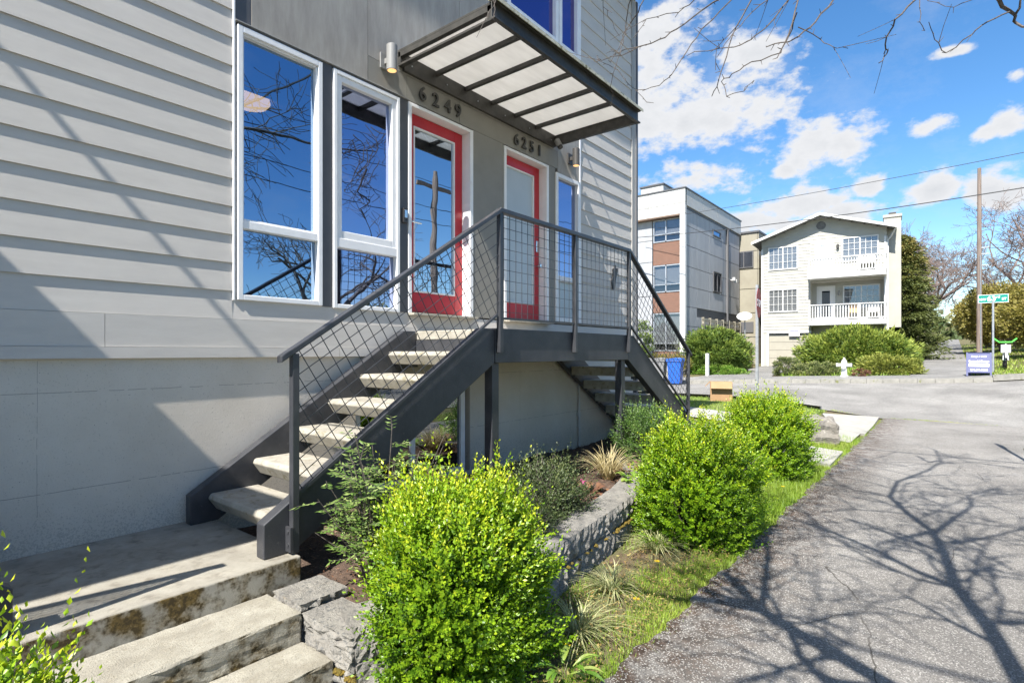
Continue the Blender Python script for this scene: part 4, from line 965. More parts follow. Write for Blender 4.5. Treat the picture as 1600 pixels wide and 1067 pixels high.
def modern_house():
    x0, y0 = 28.6, 11.2
    t = thing('modern_apartment_block', 'grey and white flat-roofed three-storey block with brick bands across the street', 'apartment block', (x0, y0, -1.2))
    B = lambda name, mb, m, p=t, **k: part(name, mb, m, p, **k)
    W_, D_ = 9.7, 8.0; zt = 8.75
    B('core', MB().box(x0+.45, x0+W_, y0+.06, y0+D_, -1.5, 8.6), 'modern_joint')
    # right (street side) face panels, facing -y
    xs = [0, 1.9, 3.9, 6.4, 7.1, 9.7]; zs = [-1.3, .35, 1.39, 2.45, 3.54, 4.62, 5.75, 6.8, 7.70]
    for i in range(len(xs)-1):
        for j in range(len(zs)-1):
            a, b, c, d = x0+xs[i]+.015, x0+xs[i+1]-.015, zs[j]+.015, zs[j+1]-.015
            if i == 2 and j == 4: 
                B('wall_panel', MB().box(a, x0+4.52, y0, y0+.05, c, d), 'modern_grey'); B('wall_panel', MB().box(x0+5.9, b, y0, y0+.05, c, d), 'modern_grey'); continue
            if j == 1 and i >= 2: continue
            if xs[i] >= 1.9 and j == 2 : d = 1.95
            B('wall_panel', MB().box(a, b, y0+(.03 if i == 3 else 0), y0+.05, c, d), 'modern_grey')
    for a, b in ((0,2.6),(2.6,5.0),(5.0,7.4),(7.4,9.7)): B('parapet_panel', MB().box(x0+a+.012, x0+b-.012, y0-.10, y0+.05, 7.82, 8.68), 'modern_white')
    B('parapet_flashing', MB().box(x0-.14, x0+W_+.05, y0-.14, y0+.1, 8.69, 8.76).box(x0-.14,x0+.1,y0+.1,y0+D_,8.69,8.76).box(x0-.02, x0+W_, y0-.03, y0+.0, 7.70, 7.80), 'dark_panel')
    w = B('window', ring(x0+4.5, x0+5.92, 3.6, 4.82, .07, y0-.06, y0-.003).box(x0+5.2,x0+5.26,y0-.05,y0-.003,3.67,4.75), 'dark_panel'); B('pane', MB().box(x0+4.57,x0+5.85,y0-.02,y0-.01,3.67,4.75), 'glass_far', w)
    w = B('window', ring(x0+4.42, x0+5.8, 6.93, 7.3, .06, y0-.06, y0-.003), 'dark_panel'); B('pane', MB().box(x0+4.47,x0+5.75,y0-.02,y0-.01,6.98,7.25), 'glass_blue', w)
    B('downpipe', MB().box(x0+6.98, x0+7.1, y0-.12, y0-.02, -.5, 7.7), 'modern_joint')
    lv = B('louvre_screen', MB().box(x0+2.66,x0+9.6,y0+.03,y0+.04,.4,2.0), 'dark_void')
    for k in range(5): B('slat', MB().box(x0+2.66, x0+9.6, y0-.10, y0-.04, .55+k*.3, .72+k*.3), 'beige_panel', lv)
    for k in range(7): B('louvre_post', MB().box(x0+2.66+k*1.15, x0+2.74+k*1.15, y0-.13, y0+.02, .4, 1.98), 'beige_panel', lv)
    for k in (0, 1): B('flood_lamp', MB().box(x0+7.6+k*.35, x0+7.8+k*.35, y0-.35, y0-.2, 4.55-.1*k, 4.75-.1*k).box(x0+7.68+k*.35,x0+7.72+k*.35,y0-.3,y0,4.6,4.64), 'white_paint')
    # left (front) face, facing -x; y grows to the left
    for a, b in ((0,2.0),(2.0,4.2),(4.2,8)):
        B('parapet_panel', MB().box(x0-.10, x0+.1, y0+a+(.012 if a else -.1), y0+b-.012, 7.95, 8.68), 'modern_white'); B('parapet_panel', MB().box(x0-.10, x0+.1, y0+a+(.012 if a else -.1), y0+b-.012, 7.38, 7.93), 'modern_white')
    B('corner_trim', MB().box(x0-.10, x0+.1, y0-.10, y0+.19, -1.3, 7.36), 'white_paint')
    B('soffit', MB().box(x0-.10, x0+.6, y0+.2, y0+8, 7.30, 7.372), 'wood_fence')
    fr = x0 + .30
    for (a, b, m, nm) in ((4.80, 6.02, 'brick', 'brick_band'), (2.16, 3.25, 'brick', 'brick_band'), (-1.2, .52-.5, 'brick', 'brick_band')):
        B(nm, MB().box(fr, fr+.1, y0+.2, y0+1.88, a, b), 'brick_wall')
    for (a, b) in ((6.05, 7.28), (3.28, 4.78), (.05, 2.13)):
        w = B('window', ring(y0+.22, y0+1.86, a, b, .06, fr-.03, fr+.06).v and MB().box(fr-.03,fr+.06,y0+.22,y0+.28,a,b).box(fr-.03,fr+.06,y0+1.80,y0+1.86,a,b).box(fr-.03,fr+.06,y0+.28,y0+1.80,a,a+.06).box(fr-.03,fr+.06,y0+.28,y0+1.80,b-.06,b).box(fr-.03,fr+.06,y0+1.10,y0+1.16,a,b).box(fr-.03,fr+.06,y0+.28,y0+1.8,a+.4,a+.44), 'galvanised')
        B('pane', MB().box(fr+.01, fr+.02, y0+.28, y0+1.8, a+.06, b-.06), 'glass_far', w); B('blind', MB().box(fr+.08, fr+.09, y0+.28, y0+1.8, a+.42, b-.06), 'blind', w); B('void', MB().box(fr+.1,fr+.11,y0+.2,y0+1.86,a,b), 'dark_void', w)
    for k, z in enumerate((-1.2, 1.2, 3.1, 5.0, 6.2)):
        z2 = (-1.2, 1.2, 3.1, 5.0, 6.2, 7.3)[k+1]; B('wall_panel', MB().box(fr-.05, fr+.05, y0+1.92, y0+8, z+.015, z2-.015), 'modern_grey')
    B('penthouse', MB().box(x0+.9, x0+4.2, y0+1.55, y0+2.9, 8.6, 9.42), 'modern_white'); B('penthouse_cap', MB().box(x0+.84, x0+4.3, y0+1.5, y0+2.96, 9.42, 9.50), 'dark_panel')
# brick material
def brick():
    m = bpy.data.materials.new('brick_wall'); m.use_nodes = True; N = m.node_tree.nodes; L = m.node_tree.links; b = N['Principled BSDF']; b.inputs['Roughness'].default_value = .85
    tc = N.new('ShaderNodeTexCoord'); mp = N.new('ShaderNodeMapping'); mp.inputs['Rotation'].default_value = (R(90), 0, R(90)); L.new(tc.outputs['Object'], mp.inputs[0])
    sp = N.new('ShaderNodeSeparateXYZ'); cb = N.new('ShaderNodeCombineXYZ'); L.new(tc.outputs['Object'], sp.inputs[0]); L.new(sp.outputs[1], cb.inputs[0]); L.new(sp.outputs[2], cb.inputs[1])
    t = N.new('ShaderNodeTexBrick'); t.inputs['Color1'].default_value = (.13,.058,.036,1); t.inputs['Color2'].default_value = (.18,.08,.05,1); t.inputs['Mortar'].default_value = (.24,.20,.17,1)
    t.inputs['Scale'].default_value = 4.6; t.inputs['Mortar Size'].default_value = .018; L.new(cb.outputs[0], t.inputs['Vector']); L.new(t.outputs[0], b.inputs['Base Color']); MATS['brick_wall'] = m
brick(); modern_house()
bb = thing('beige_apartment_block', 'beige panelled flat-roofed block between the grey block and the white house', 'apartment block', (38.5, 10.2, -1))
for j, (a, b) in enumerate(((-1,1.0),(1.0,2.6),(2.6,4.2),(4.2,5.5),(5.5,6.7),(6.7,7.9))):
    for c, d in ((10.1, 11.5),(11.5,13),(13,15)):
        part('wall_panel', MB().box(38.5, 38.6, c+.015, d-.015, a+.02, b-.02), 'beige_panel', bb)
    part('wall_panel', MB().box(38.52, 42, 10.03, 10.10, a+.02, b-.02), 'beige_panel', bb)
part('core', MB().box(38.6, 46, 10.1, 15, -1, 7.95), 'modern_joint', bb); part('roof_edge', MB().box(38.42,46,9.98,15,7.9,8.02), 'dark_panel', bb)
w = part('window', MB().box(38.44,38.49,10.35,11.6,5.6,6.72), 'modern_joint', bb); part('pane', MB().box(38.42,38.435,10.42,10.93,5.67,6.65).box(38.42,38.435,10.99,11.53,5.67,6.65), 'glass_far', w)
w = part('window', MB().box(38.44,38.49,10.35,11.6,1.3,2.0), 'modern_joint', bb)

# ================================================================== STREET THINGS
def at(x, y, dz=0): return (x, y, gz(x, y) + dz)
# stop sign (seen nearly edge-on)
p = (15.2, 4.0, -1.45); ss = thing('stop_sign', 'red stop sign seen almost edge-on, on a galvanised post behind the shrubs', 'stop sign', p)
part('post', MB().box(p[0]-.03,p[0]+.03,p[1]-.03,p[1]+.03,p[2],1.75), 'galvanised', ss)
ang = math.atan2(4.0, 15.2) - R(8)
oc = MB(); oct_ = [(.375*math.cos(R(22.5+45*k))/math.cos(R(22.5)), 1.27+.375*math.sin(R(22.5+45*k))/math.cos(R(22.5))) for k in range(8)]
oc.prism(oct_, 'y', -.045, -.040); rot = Matrix.Translation((p[0],p[1],0)) @ Matrix.Rotation(ang, 4, 'Z')
oc.xform(rot); plate = part('sign_plate', oc, 'stop_red', ss)
me = text_mesh('STOP', .26, .001, .004, 'CENTER'); me.transform(rot @ Matrix.Translation((0,-.047,1.18)) @ Matrix.Rotation(R(90), 4, 'X')); link('lettering', me, 'sign_white', plate)
# street name sign
p = at(26.7, -1.12); sn = thing('street_sign', 'green street name sign reading NW 63rd ST on a grey post', 'street sign', p)
part('post', MB().tube([p, (p[0],p[1],1.92)], .035, 8), 'galvanised', sn)
pl = part('sign_plate', MB().box(p[0]-.012,p[0]+.012,p[1]-.42,p[1]+.42,1.80,2.10), 'sign_green', sn, bevel=.003)
part('border', MB().box(p[0]-.016,p[0]-.0125,p[1]-.42,p[1]+.42,2.085,2.10).box(p[0]-.016,p[0]-.0125,p[1]-.42,p[1]+.42,1.80,1.815).box(p[0]-.016,p[0]-.0125,p[1]-.42,p[1]-.405,1.815,2.085).box(p[0]-.016,p[0]-.0125,p[1]+.405,p[1]+.42,1.815,2.085), 'sign_white', pl)
rf_ = Matrix.Rotation(R(-90), 3, 'Z') @ rx90
def sgn(txt, size, yy, zz, par, x, m='sign_white', bold=.004):
    me = text_mesh(txt, size, .001, bold, 'CENTER'); me.transform(Matrix.Translation((x, yy, zz)) @ rf_.to_4x4()); return link('lettering', me, m, par)
sgn('NW', .12, p[1]+.30, 1.89, pl, p[0]-.015); sgn('63', .25, p[1]+.045, 1.865, pl, p[0]-.015, bold=.008); sgn('rd', .12, p[1]-.135, 1.965, pl, p[0]-.015); sgn('ST', .12, p[1]-.30, 1.89, pl, p[0]-.015)
# A-frame board
p = at(25.0, -.68); af = thing('sidewalk_sign', 'purple-blue folding pavement sign with white lettering at the street corner', 'folding sign', p)
bdp = part('board', MB().prism([(p[0]+.0, p[2]+.12), (p[0]+.16, p[2]+.78), (p[0]+.19, p[2]+.78), (p[0]+.03, p[2]+.12)], 'y', p[1]-.33, p[1]+.33), 'sign_blue', af)
for ya, yb in ((.29, .34), (-.34, -.29)): part('frame', MB().prism([(p[0]-.03, p[2]), (p[0]+.16, p[2]+.82), (p[0]+.20, p[2]+.82), (p[0]+.01, p[2])], 'y', p[1]+ya, p[1]+yb), 'sign_blue', af)
part('rear_board', MB().prism([(p[0]+.20, p[2]+.82), (p[0]+.40, p[2]), (p[0]+.43, p[2]), (p[0]+.23, p[2]+.82)], 'y', p[1]-.33, p[1]+.33), 'sign_blue', af)
def aline(txt, size, h, bold=.002):
    me = text_mesh(txt, size, .001, bold, 'CENTER'); tilt = Matrix.Rotation(R(-13.5), 4, 'X')
    me.transform(Matrix.Translation((p[0]-.006 + (h-.12)*.2424, p[1], p[2]+h)) @ rf_.to_4x4() @ tilt); link('lettering', me, 'sign_white', bdp)
aline('Design + Build', .07, .66); aline('Remodel Range', .085, .49, .004); aline('206.391.7203', .085, .19, .004)
part('white_band', MB().prism([(p[0]+.035, p[2]+.33), (p[0]+.062, p[2]+.44), (p[0]+.075, p[2]+.44), (p[0]+.048, p[2]+.33)], 'y', p[1]-.27, p[1]+.27), 'sign_white', bdp)
# hydrant
p = at(25.5, 3.42); hy = thing('fire_hydrant', 'white fire hydrant among low shrubs in front of the white house', 'fire hydrant', p)
part('barrel', MB().lathe([(.15,0),(.15,.04),(.10,.06),(.10,.40),(.14,.42),(.14,.48),(.11,.50),(.10,.60),(.06,.68),(.03,.70),(.03,.76)], p, 14), 'hydrant_white', hy, smooth=True)
for s in (-1, 1): part('side_nozzle', MB().tube([(p[0],p[1],p[2]+.46),(p[0],p[1]+s*.22,p[2]+.46)], .065, 10).tube([(p[0],p[1]+s*.22,p[2]+.46),(p[0],p[1]+s*.27,p[2]+.46)], .08, 8), 'hydrant_white', hy)
part('front_nozzle', MB().tube([(p[0],p[1],p[2]+.40),(p[0]-.2,p[1],p[2]+.40)], .08, 10), 'hydrant_white', hy)
# utility pole and cables
up_ = pix(1530, 575, 31.5); up_ = (up_[0], up_[1], gz(up_[0], up_[1])); top = (550-263)/861*31.5
ut = thing('utility_pole', 'tall weathered wooden utility pole rising behind the street name sign', 'utility pole', up_)
part('pole', MB().tube([up_, (up_[0], up_[1], top)], [.14, .09], 12), 'pole_wood', ut)
for z in (5.9, 5.55, 4.9): part('bracket', MB().box(up_[0]-.06, up_[0]+.06, up_[1]-.42, up_[1]+.02, z, z+.07), 'galvanised', ut)
part('riser_pipe', MB().tube([(up_[0]-.16,up_[1]-.06,up_[2]),(up_[0]-.14,up_[1]-.04,5.5)], .03, 6), 'galvanised', ut)
def cable(a, b, sag, r, lab, n=24):
    a, b = Vector(a), Vector(b); pts = [a.lerp(b, k/n) - Vector((0,0,sag*4*(k/n)*(1-k/n))) for k in range(n+1)]
    return solo('overhead_cable', MB().tube(pts, r, 4), 'cable', lab, 'cable', tuple(a), 'overhead cables')
cable(pix(1000,345,30), pix(1700,218,17), .15, .012, 'upper thin overhead cable crossing the sky above the white house')
cable(pix(985,372,30), pix(1700,277,17), .22, .020, 'thicker overhead cable running just above the white gable')
cable((up_[0], up_[1]-.4, 5.9), pix(1720,348,30), .35, .014, 'cable leaving the utility pole to the right, the highest')
cable((up_[0], up_[1]-.4, 4.9), pix(1720,360,30), -.3, .014, 'cable curving down to the utility pole from the right')
cable((-1.95, 4.3, 4.8), (-2.1, -13, 5.8), .1, .022, 'added cable beyond the left edge, placed to cast the diagonal shadow on the siding')  # unseen cable, invented to draw the diagonal shadow line across the left siding
cable((5.62, 4.3, 4.85), (5.5, -13, 6.0), .1, .018, 'added cable over the top of the frame, placed to cast a shadow on the right siding')  # second unseen cable, put in for the thin shadow on the right siding
for lab, z, y in (('lowest street cable mirrored in the windows',5.6,-7.5),('middle street cable mirrored in the windows',6.3,-7.8),('highest street cable mirrored in the windows',7.4,-8.0)): cable((-30, y, z), (45, y, z+.2), .5, .014, lab)
# pole across the street, mirrored in the door
mp_ = thing('crossarm_pole', 'wooden pole with a cross arm, seen mirrored in the nearer red door', 'utility pole', (15.9, -7.9, -1.8))
part('pole', MB().tube([(15.9,-7.9,-1.8),(15.92,-7.9,1),(15.8,-7.9,4.0),(15.9,-7.9,7.5)], [.19,.18,.15,.11], 10), 'pole_wood', mp_); part('cross_arm', MB().box(15.0,16.9,-8.08,-7.98,6.8,6.95), 'pole_wood', mp_)
# bins, box, post, dish
def wheelie(x, y, m, lab, h=1.1, w=.58):
    z = gz(x, y); t = thing('wheelie_bin', lab, 'bin', (x, y, z), R(8), 'wheelie bins', False)
    part('body', MB().prism([(-.24,.05),(.22,.05),(.30,h-.08),(-.30,h-.08)], 'x', -w/2+.03, w/2-.03).box(-w/2,w/2,-.33,.33,h-.12,h-.06), m, t, bevel=.02)
    part('lid', MB().prism([(-.34,h-.058),(.34,h-.058),(.30,h+.0),(-.10,h+.06),(-.32,h+.03)], 'x', -w/2-.01, w/2+.01), m, t, bevel=.01)
    for s in (-1, 1): part('wheel', MB().tube([(s*(w/2-.06),.24,.10),(s*(w/2),.24,.10)], .10, 12), 'rubber', t)
    part('handle', MB().tube([(-w/2+.05,.38,h-.08),(w/2-.05,.38,h-.08)], .018, 6), m, t)
wheelie(22.8, 10.05, 'bin_grey', 'grey wheelie bin seen through the stair railing'); wheelie(22.9, 9.35, 'bin_blue', 'bright blue recycling bin beside the grey one')
wheelie(22.7, 10.75, 'bin_grey', 'grey wheelie bin farthest left of the row')
p = at(15.9, 5.15, .0); cb_ = thing('cardboard_box', 'open brown cardboard box standing on the grass at the kerb', 'box', p, R(-70), None, False)
for nm, b in (('side', (-.29,.29,-.2,-.19)), ('side', (-.29,.29,.19,.2)), ('side', (-.29,-.28,-.19,.19)), ('side', (.28,.29,-.19,.19)), ('base', (-.28,.28,-.19,.19))):
    part(nm, MB().box(*b, 0, .01 if nm == 'base' else .54), 'cardboard', cb_)
part('flap', MB().prism([(-.20,.54),(-.34,.36),(-.345,.365),(-.205,.55)], 'x', -.28, .28), 'cardboard', cb_); part('flap', MB().prism([(-.29,.54),(-.42,.40),(-.425,.41),(-.295,.55)], 'y', -.18, .18), 'cardboard', cb_)
p = at(27.0, 9.4); solo('white_bollard', MB().box(p[0]-.07,p[0]+.07,p[1]-.07,p[1]+.07,p[2],p[2]+1.1), 'white_paint', 'white post at the left end of the driveway hedge', 'bollard', p)
p = pix(1163, 496, 33.5); dish = thing('satellite_dish', 'pale round satellite dish above the driveway hedge', 'satellite dish', (p[0], p[1], p[2]-1.2))
dm = MB().lathe([(.02,0),(.25,.03),(.42,.09),(.44,.10),(.42,.105),(.25,.045),(.02,.02)], (0,0,0), 20).xform(Matrix.Translation(p) @ Matrix.Rotation(R(-38), 4, (-.2,.95,0))); part('reflector', dm, 'white_paint', dish, smooth=True)
part('mast', MB().tube([(p[0]+.1,p[1],p[2]-1.6),(p[0]+.1,p[1],p[2]-.1)], .03, 6).tube([(p[0],p[1],p[2]-.3),(p[0]-.5,p[1]-.2,p[2]-.1)], .015, 5), 'galvanised', dish)
structure('boundary_wall', MB().box(25.6, 25.8, 10.2, 22, -1.5, -.35), 'walk_concrete')
# e-bike seen from the front
p = at(28.2, -1.55); eb = thing('electric_bike', 'green and white hire bicycle parked upright facing the street', 'bicycle', p)
def wheel(x):
    m = MB(); m.tube([(x + .33*math.cos(a_), p[1], p[2]+.33+.33*math.sin(a_)) for a_ in np.linspace(0, 2*math.pi, 25)], .028, 6, False); return m
for x in (p[0]-.0, p[0]+1.1):
    w = part('wheel', wheel(x), 'rubber', eb); part('spokes', MB().tube([(x,p[1]-.03,p[2]+.33),(x,p[1]+.03,p[2]+.33)],.04,8).box(x-.3,x+.3,p[1]-.002,p[1]+.002,p[2]+.325,p[2]+.335).box(x-.005,x+.005,p[1]-.002,p[1]+.002,p[2]+.03,p[2]+.63), 'galvanised', w)
part('fender', MB().tube([(p[0]+.37*math.cos(a_), p[1], p[2]+.33+.37*math.sin(a_)) for a_ in np.linspace(.2, 2.9, 12)], .04, 6), 'bike_white', eb)
part('frame', MB().tube([(p[0]+.2,p[1],p[2]+.85),(p[0]+.35,p[1],p[2]+.5),(p[0]+.7,p[1],p[2]+.35),(p[0]+1.1,p[1],p[2]+.33)], .05, 8).tube([(p[0]+.7,p[1],p[2]+.35),(p[0]+.8,p[1],p[2]+.85)], .03, 8), 'bike_green', eb)
part('fork', MB().tube([(p[0],p[1]-.07,p[2]+.33),(p[0]+.17,p[1]-.06,p[2]+.8),(p[0]+.2,p[1],p[2]+.95)], .022, 6).tube([(p[0],p[1]+.07,p[2]+.33),(p[0]+.17,p[1]+.06,p[2]+.8)], .022, 6).box(p[0]-.05,p[0]+.15,p[1]-.14,p[1]+.14,p[2]+.62,p[2]+.92), 'bike_white', eb)
part('handlebar', MB().tube([(p[0]+.3,p[1]-.33,p[2]+1.16),(p[0]+.2,p[1]-.18,p[2]+1.02),(p[0]+.2,p[1]+.18,p[2]+1.02),(p[0]+.3,p[1]+.33,p[2]+1.16)], .03, 6), 'bike_green', eb)
part('saddle', MB().box(p[0]+.7,p[0]+.95,p[1]-.08,p[1]+.08,p[2]+.85,p[2]+.93), 'black_plastic', eb, bevel=.02)
# cars at the right edge
def car(x, y, m, lab, h=1.5):
    z = gz(x, -3) - .1; t = thing('parked_car', lab, 'car', (x, y, z), 0, 'cars parked up the hill', False)
    prof = [(0,.35),(0,.75),(.15,.85),(.95,.95),(1.7,h-.08),(2.2,h),(3.3,h),(4.1,1.05),(4.5,.95),(4.55,.4),(4.4,.25),(.1,.25)]
    part('body', MB().prism(prof, 'y', -.88, .88), m, t, bevel=.06, seg=3)
    part('windscreen', MB().prism([(1.0,.97),(1.68,h-.12),(1.66,h-.10),(.98,.98)], 'y', -.72, .72), 'glass_dark', t)
    part('side_window', MB().prism([(1.25,.98),(1.85,h-.12),(3.25,h-.12),(3.8,1.0)], 'y', .882, .888), 'glass_dark', t); part('side_window', MB().prism([(1.25,.98),(1.85,h-.12),(3.25,h-.12),(3.8,1.0)], 'y', -.888, -.882), 'glass_dark', t)
    for xx in (.85, 3.6):
        for s in (-1, 1):
            w = part('wheel', MB().tube([(xx, s*.72, .32),(xx, s*.90, .32)], .32, 18), 'rubber', t); part('rim', MB().tube([(xx, s*.90, .32),(xx, s*.91, .32)], .20, 12), 'chrome', w)
    for s in (-.6, .6): part('headlight', MB().box(-.012, .02, s-.16, s+.16, .62, .74), 'sign_white', t)
    part('bumper', MB().box(-.05, .05, -.8, .8, .32, .48), 'black_plastic', t, bevel=.02)
car(33.5, -5.9+.75, 'car_dark', 'dark car at the right edge, nearest under the yellow tree'); car(43, -5.6, 'car_white', 'white car farther up the hill under the yellow trees')
p = pix(1603, 483, 40); sgw = thing('white_van_roof_sign', 'white rectangular sign at the right edge above the yellow tree', 'sign', (p[0], p[1], p[2]-.3)); part('plate', MB().box(p[0]-.03,p[0]+.03,p[1]-.6,p[1]+.6,p[2]-.28,p[2]+.28), 'sign_white', sgw); part('post', MB().tube([(p[0]+.06,p[1],gz(p[0],p[1])),(p[0]+.06,p[1],p[2])], .05, 6), 'galvanised', sgw)
# a second post whose shadow falls on the path corner (stands just right of the frame)
p2 = (10.75, -1.02, gz(10.8,-1)); s2 = thing('corner_sign_post', 'sign post just outside the right edge, its shadow on the footpath', 'sign post', p2)
part('post', MB().box(p2[0]-.025,p2[0]+.025,p2[1]-.025,p2[1]+.025,p2[2],1.6), 'galvanised', s2); part('sign_plate', MB().box(p2[0]-.15,p2[0]+.15,p2[1]-.035,p2[1]-.028,.9,1.35), 'sign_white', s2)
# ================================================================== PLANTS NEAR
G3 = 'clipped yellow-green shrubs along the footpath'
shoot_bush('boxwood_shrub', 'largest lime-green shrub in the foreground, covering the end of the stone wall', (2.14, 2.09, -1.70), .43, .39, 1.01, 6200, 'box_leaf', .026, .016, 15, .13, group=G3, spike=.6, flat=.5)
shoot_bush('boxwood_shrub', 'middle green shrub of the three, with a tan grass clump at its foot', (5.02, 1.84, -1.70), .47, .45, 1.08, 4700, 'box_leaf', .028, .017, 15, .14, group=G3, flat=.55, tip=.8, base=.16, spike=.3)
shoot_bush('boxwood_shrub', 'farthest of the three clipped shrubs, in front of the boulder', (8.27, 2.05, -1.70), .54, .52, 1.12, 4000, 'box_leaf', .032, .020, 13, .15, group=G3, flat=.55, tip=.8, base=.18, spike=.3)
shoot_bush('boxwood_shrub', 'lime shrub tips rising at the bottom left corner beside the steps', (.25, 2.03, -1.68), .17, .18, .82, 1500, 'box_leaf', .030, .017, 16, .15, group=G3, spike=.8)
shoot_bush('small_leaf_shrub', 'dark green shrub growing behind the middle clipped shrub by the far stair post', (6.35, 2.95, -1.42), .38, .34, .78, 1300, 'nandina_leaf', .026, .014, 12, .16, spike=.3, tip=.55)
shoot_bush('small_leaf_shrub', 'loose dark olive shrub below the platform, right of the lime shrub', (3.85, 2.75, -1.42), .46, .28, .46, 1100, 'olive_leaf', .026, .012, 12, .16, spike=.5, tip=.8)
shoot_bush('creeping_shrub', 'low dark creeping shrub spilling over the stone wall top beside the lime shrub', (3.25, 2.50, -1.42), .42, .17, .26, 520, 'olive_leaf', .022, .011, 10, .11, spike=.2, tip=.7)
def nandina(loc):
    t = thing('nandina_shrub', 'open feathery green shrub with long leaflets at the foot of the stair stringer', 'shrub', loc, 0, None, False)
    P = []; D = []; mb = MB(); rnd = random.Random(3)
    for k in range(46):
        a_ = rnd.uniform(0, 6.28); r = rnd.uniform(.0, .10); b = Vector((r*math.cos(a_), r*math.sin(a_), 0)); hgt = rnd.uniform(.35, .82) if k > 3 else rnd.uniform(.85, .98); o = Vector((math.cos(a_), math.sin(a_), 0)) * rnd.uniform(.12, .36)
        pts = [b, b + o*.35 + Vector((0,0,hgt*.5)), b + o + Vector((0,0,hgt))]; mb.tube(pts, [.005,.004,.002], 4, False)
        for j in range(7):
            s = rnd.uniform(.35, 1); c_ = pts[1].lerp(pts[2], (s-.35)/.65); dd = Vector((rnd.gauss(0,1), rnd.gauss(0,1), rnd.uniform(-.3,.5))).normalized(); ln = rnd.uniform(.08, .16)
            mb.tube([c_, c_ + dd*ln], [.0016,.001], 3, False)
            for q in range(9):
                tt = (q+1)/9; P.append(c_ + dd*ln*tt); sd = dd.cross(Vector((0,0,1))).normalized() * (1 if q % 2 else -1); D.append((dd*.6 + sd*.9 + Vector((0,0,rnd.uniform(-.3,.2)))).normalized())
    P = np.array(P); D = np.array(D); W = unit(np.cross(D, np.tile([0,0,1.0], (len(D),1))) + rng.normal(size=D.shape)*.25)
    link('foliage', leaf_mesh('foliage', P, D, W, rng.uniform(.036,.055,len(P)), rng.uniform(.014,.020,len(P)), rng.random(len(P))*.8+.15), 'nandina_leaf', t, kind='stuff'); part('stems', mb, 'twig', t, recalc=False)
nandina((2.12, 2.70, -1.42))
tuft('blond_grass', 'blond arching grass clump on the wall beside the far support post', (5.45, 3.0, -1.42), 260, .62, 'tan_grass', wd=.008)
tuft('brown_grass', 'brownish sedge clump mirrored and growing under the stairs', (3.75, 4.0, -1.42), 200, .55, 'brown_grass', group='sedge clumps under the stairs', wd=.006)
tuft('brown_grass', 'second brownish sedge clump under the stairs, nearer the stringer', (3.25, 3.75, -1.42), 200, .5, 'brown_grass', group='sedge clumps under the stairs', wd=.006)
tuft('striped_sedge', 'striped sedge clump against the foot of the middle clipped shrub', (4.45, 1.98, -1.70), 150, .36, 'stripe_grass', group='sedge clumps at the wall foot', wd=.007, lean=.9)
tuft('striped_sedge', 'striped sedge clump in the middle of the row at the wall foot', (3.50, 1.90, -1.70), 150, .30, 'stripe_grass', group='sedge clumps at the wall foot', wd=.006, lean=.9)
tuft('striped_sedge', 'striped sedge clump half hidden by the largest lime shrub', (2.83, 1.76, -1.70), 170, .34, 'stripe_grass', group='sedge clumps at the wall foot', wd=.006, lean=.9)
def rosette(name, label, loc, n, r, m, cat='plant', up=.5, ln=.10, wd=.07):
    t = thing(name, label, cat, loc, 0, None, False)
    for k in range(n):
        a_ = k*2.4 + random.uniform(-.3,.3); rr = r*math.sqrt((k+.5)/n); c_ = Vector((rr*math.cos(a_), rr*math.sin(a_), random.uniform(.02,.08))); l = ln*random.uniform(.7,1.3); w_ = wd*random.uniform(.7,1.2); e = random.uniform(.1, up)
        mb = MB(); pts = []
        for q in range(7):
            s = q/6; wq = w_*math.sin(math.pi*min(1, s*.93+.05))**.6/2; z = l*(math.sin(s*1.8)*e - .15*s*s)
            for sgn_, zz in ((-1, .012), (0, 0), (1, .012)): mb.v.append((c_.x+math.cos(a_)*l*s - math.sin(a_)*wq*sgn_, c_.y+math.sin(a_)*l*s + math.cos(a_)*wq*sgn_, c_.z+z+zz*math.sin(s*3)))
        for q in range(6):
            for j in range(2): b = q*3+j; mb.f.append((b, b+1, b+4, b+3))
        me = bpy.data.meshes.new('leaf'); me.from_pydata(mb.v, [], mb.f); at_ = me.attributes.new('tint','FLOAT','POINT'); tv = random.random(); at_.data.foreach_set('value', [tv]*len(mb.v)); link('leaf', me, m, t)
    return t
bp_ = rosette('bergenia_plant', 'bronze-leaved low plant with one pink flower cluster on the wall top', (4.62, 2.82, -1.41), 26, .24, 'bronze_leaf')
rosette('bergenia_plant', 'low plant with broad fresh green leaves right of the blond grass', (5.42, 2.62, -1.40), 18, .18, 'bright_leaf', up=.9); rosette('bergenia_plant', 'bronze and red broad-leaved plant behind the green one', (5.75, 2.85, -1.40), 20, .25, 'bronze_leaf', up=.8)
rosette('bergenia_plant', 'tall pale green broad leaves beside the far support post', (6.0, 2.62, -1.40), 12, .14, 'bright_leaf', up=1.6, ln=.15, wd=.09)
fm = MB()
for k in range(34):
    v = Vector((random.gauss(0,1),random.gauss(0,1),random.gauss(0,1)+.5)).normalized(); c_ = Vector((0,0,.14))+v*.03; u = v.orthogonal().normalized()*.012; w_ = v.cross(u); fm.quad(tuple(c_-u), tuple(c_-w_), tuple(c_+u+v*.006), tuple(c_+w_))
for v in range(len(fm.v)): fm.v[v] = (fm.v[v][0], fm.v[v][1], fm.v[v][2])
part('flower', fm, 'pink_petal', bp_); bp_.children[-1].location = (-.02,-.1,0)
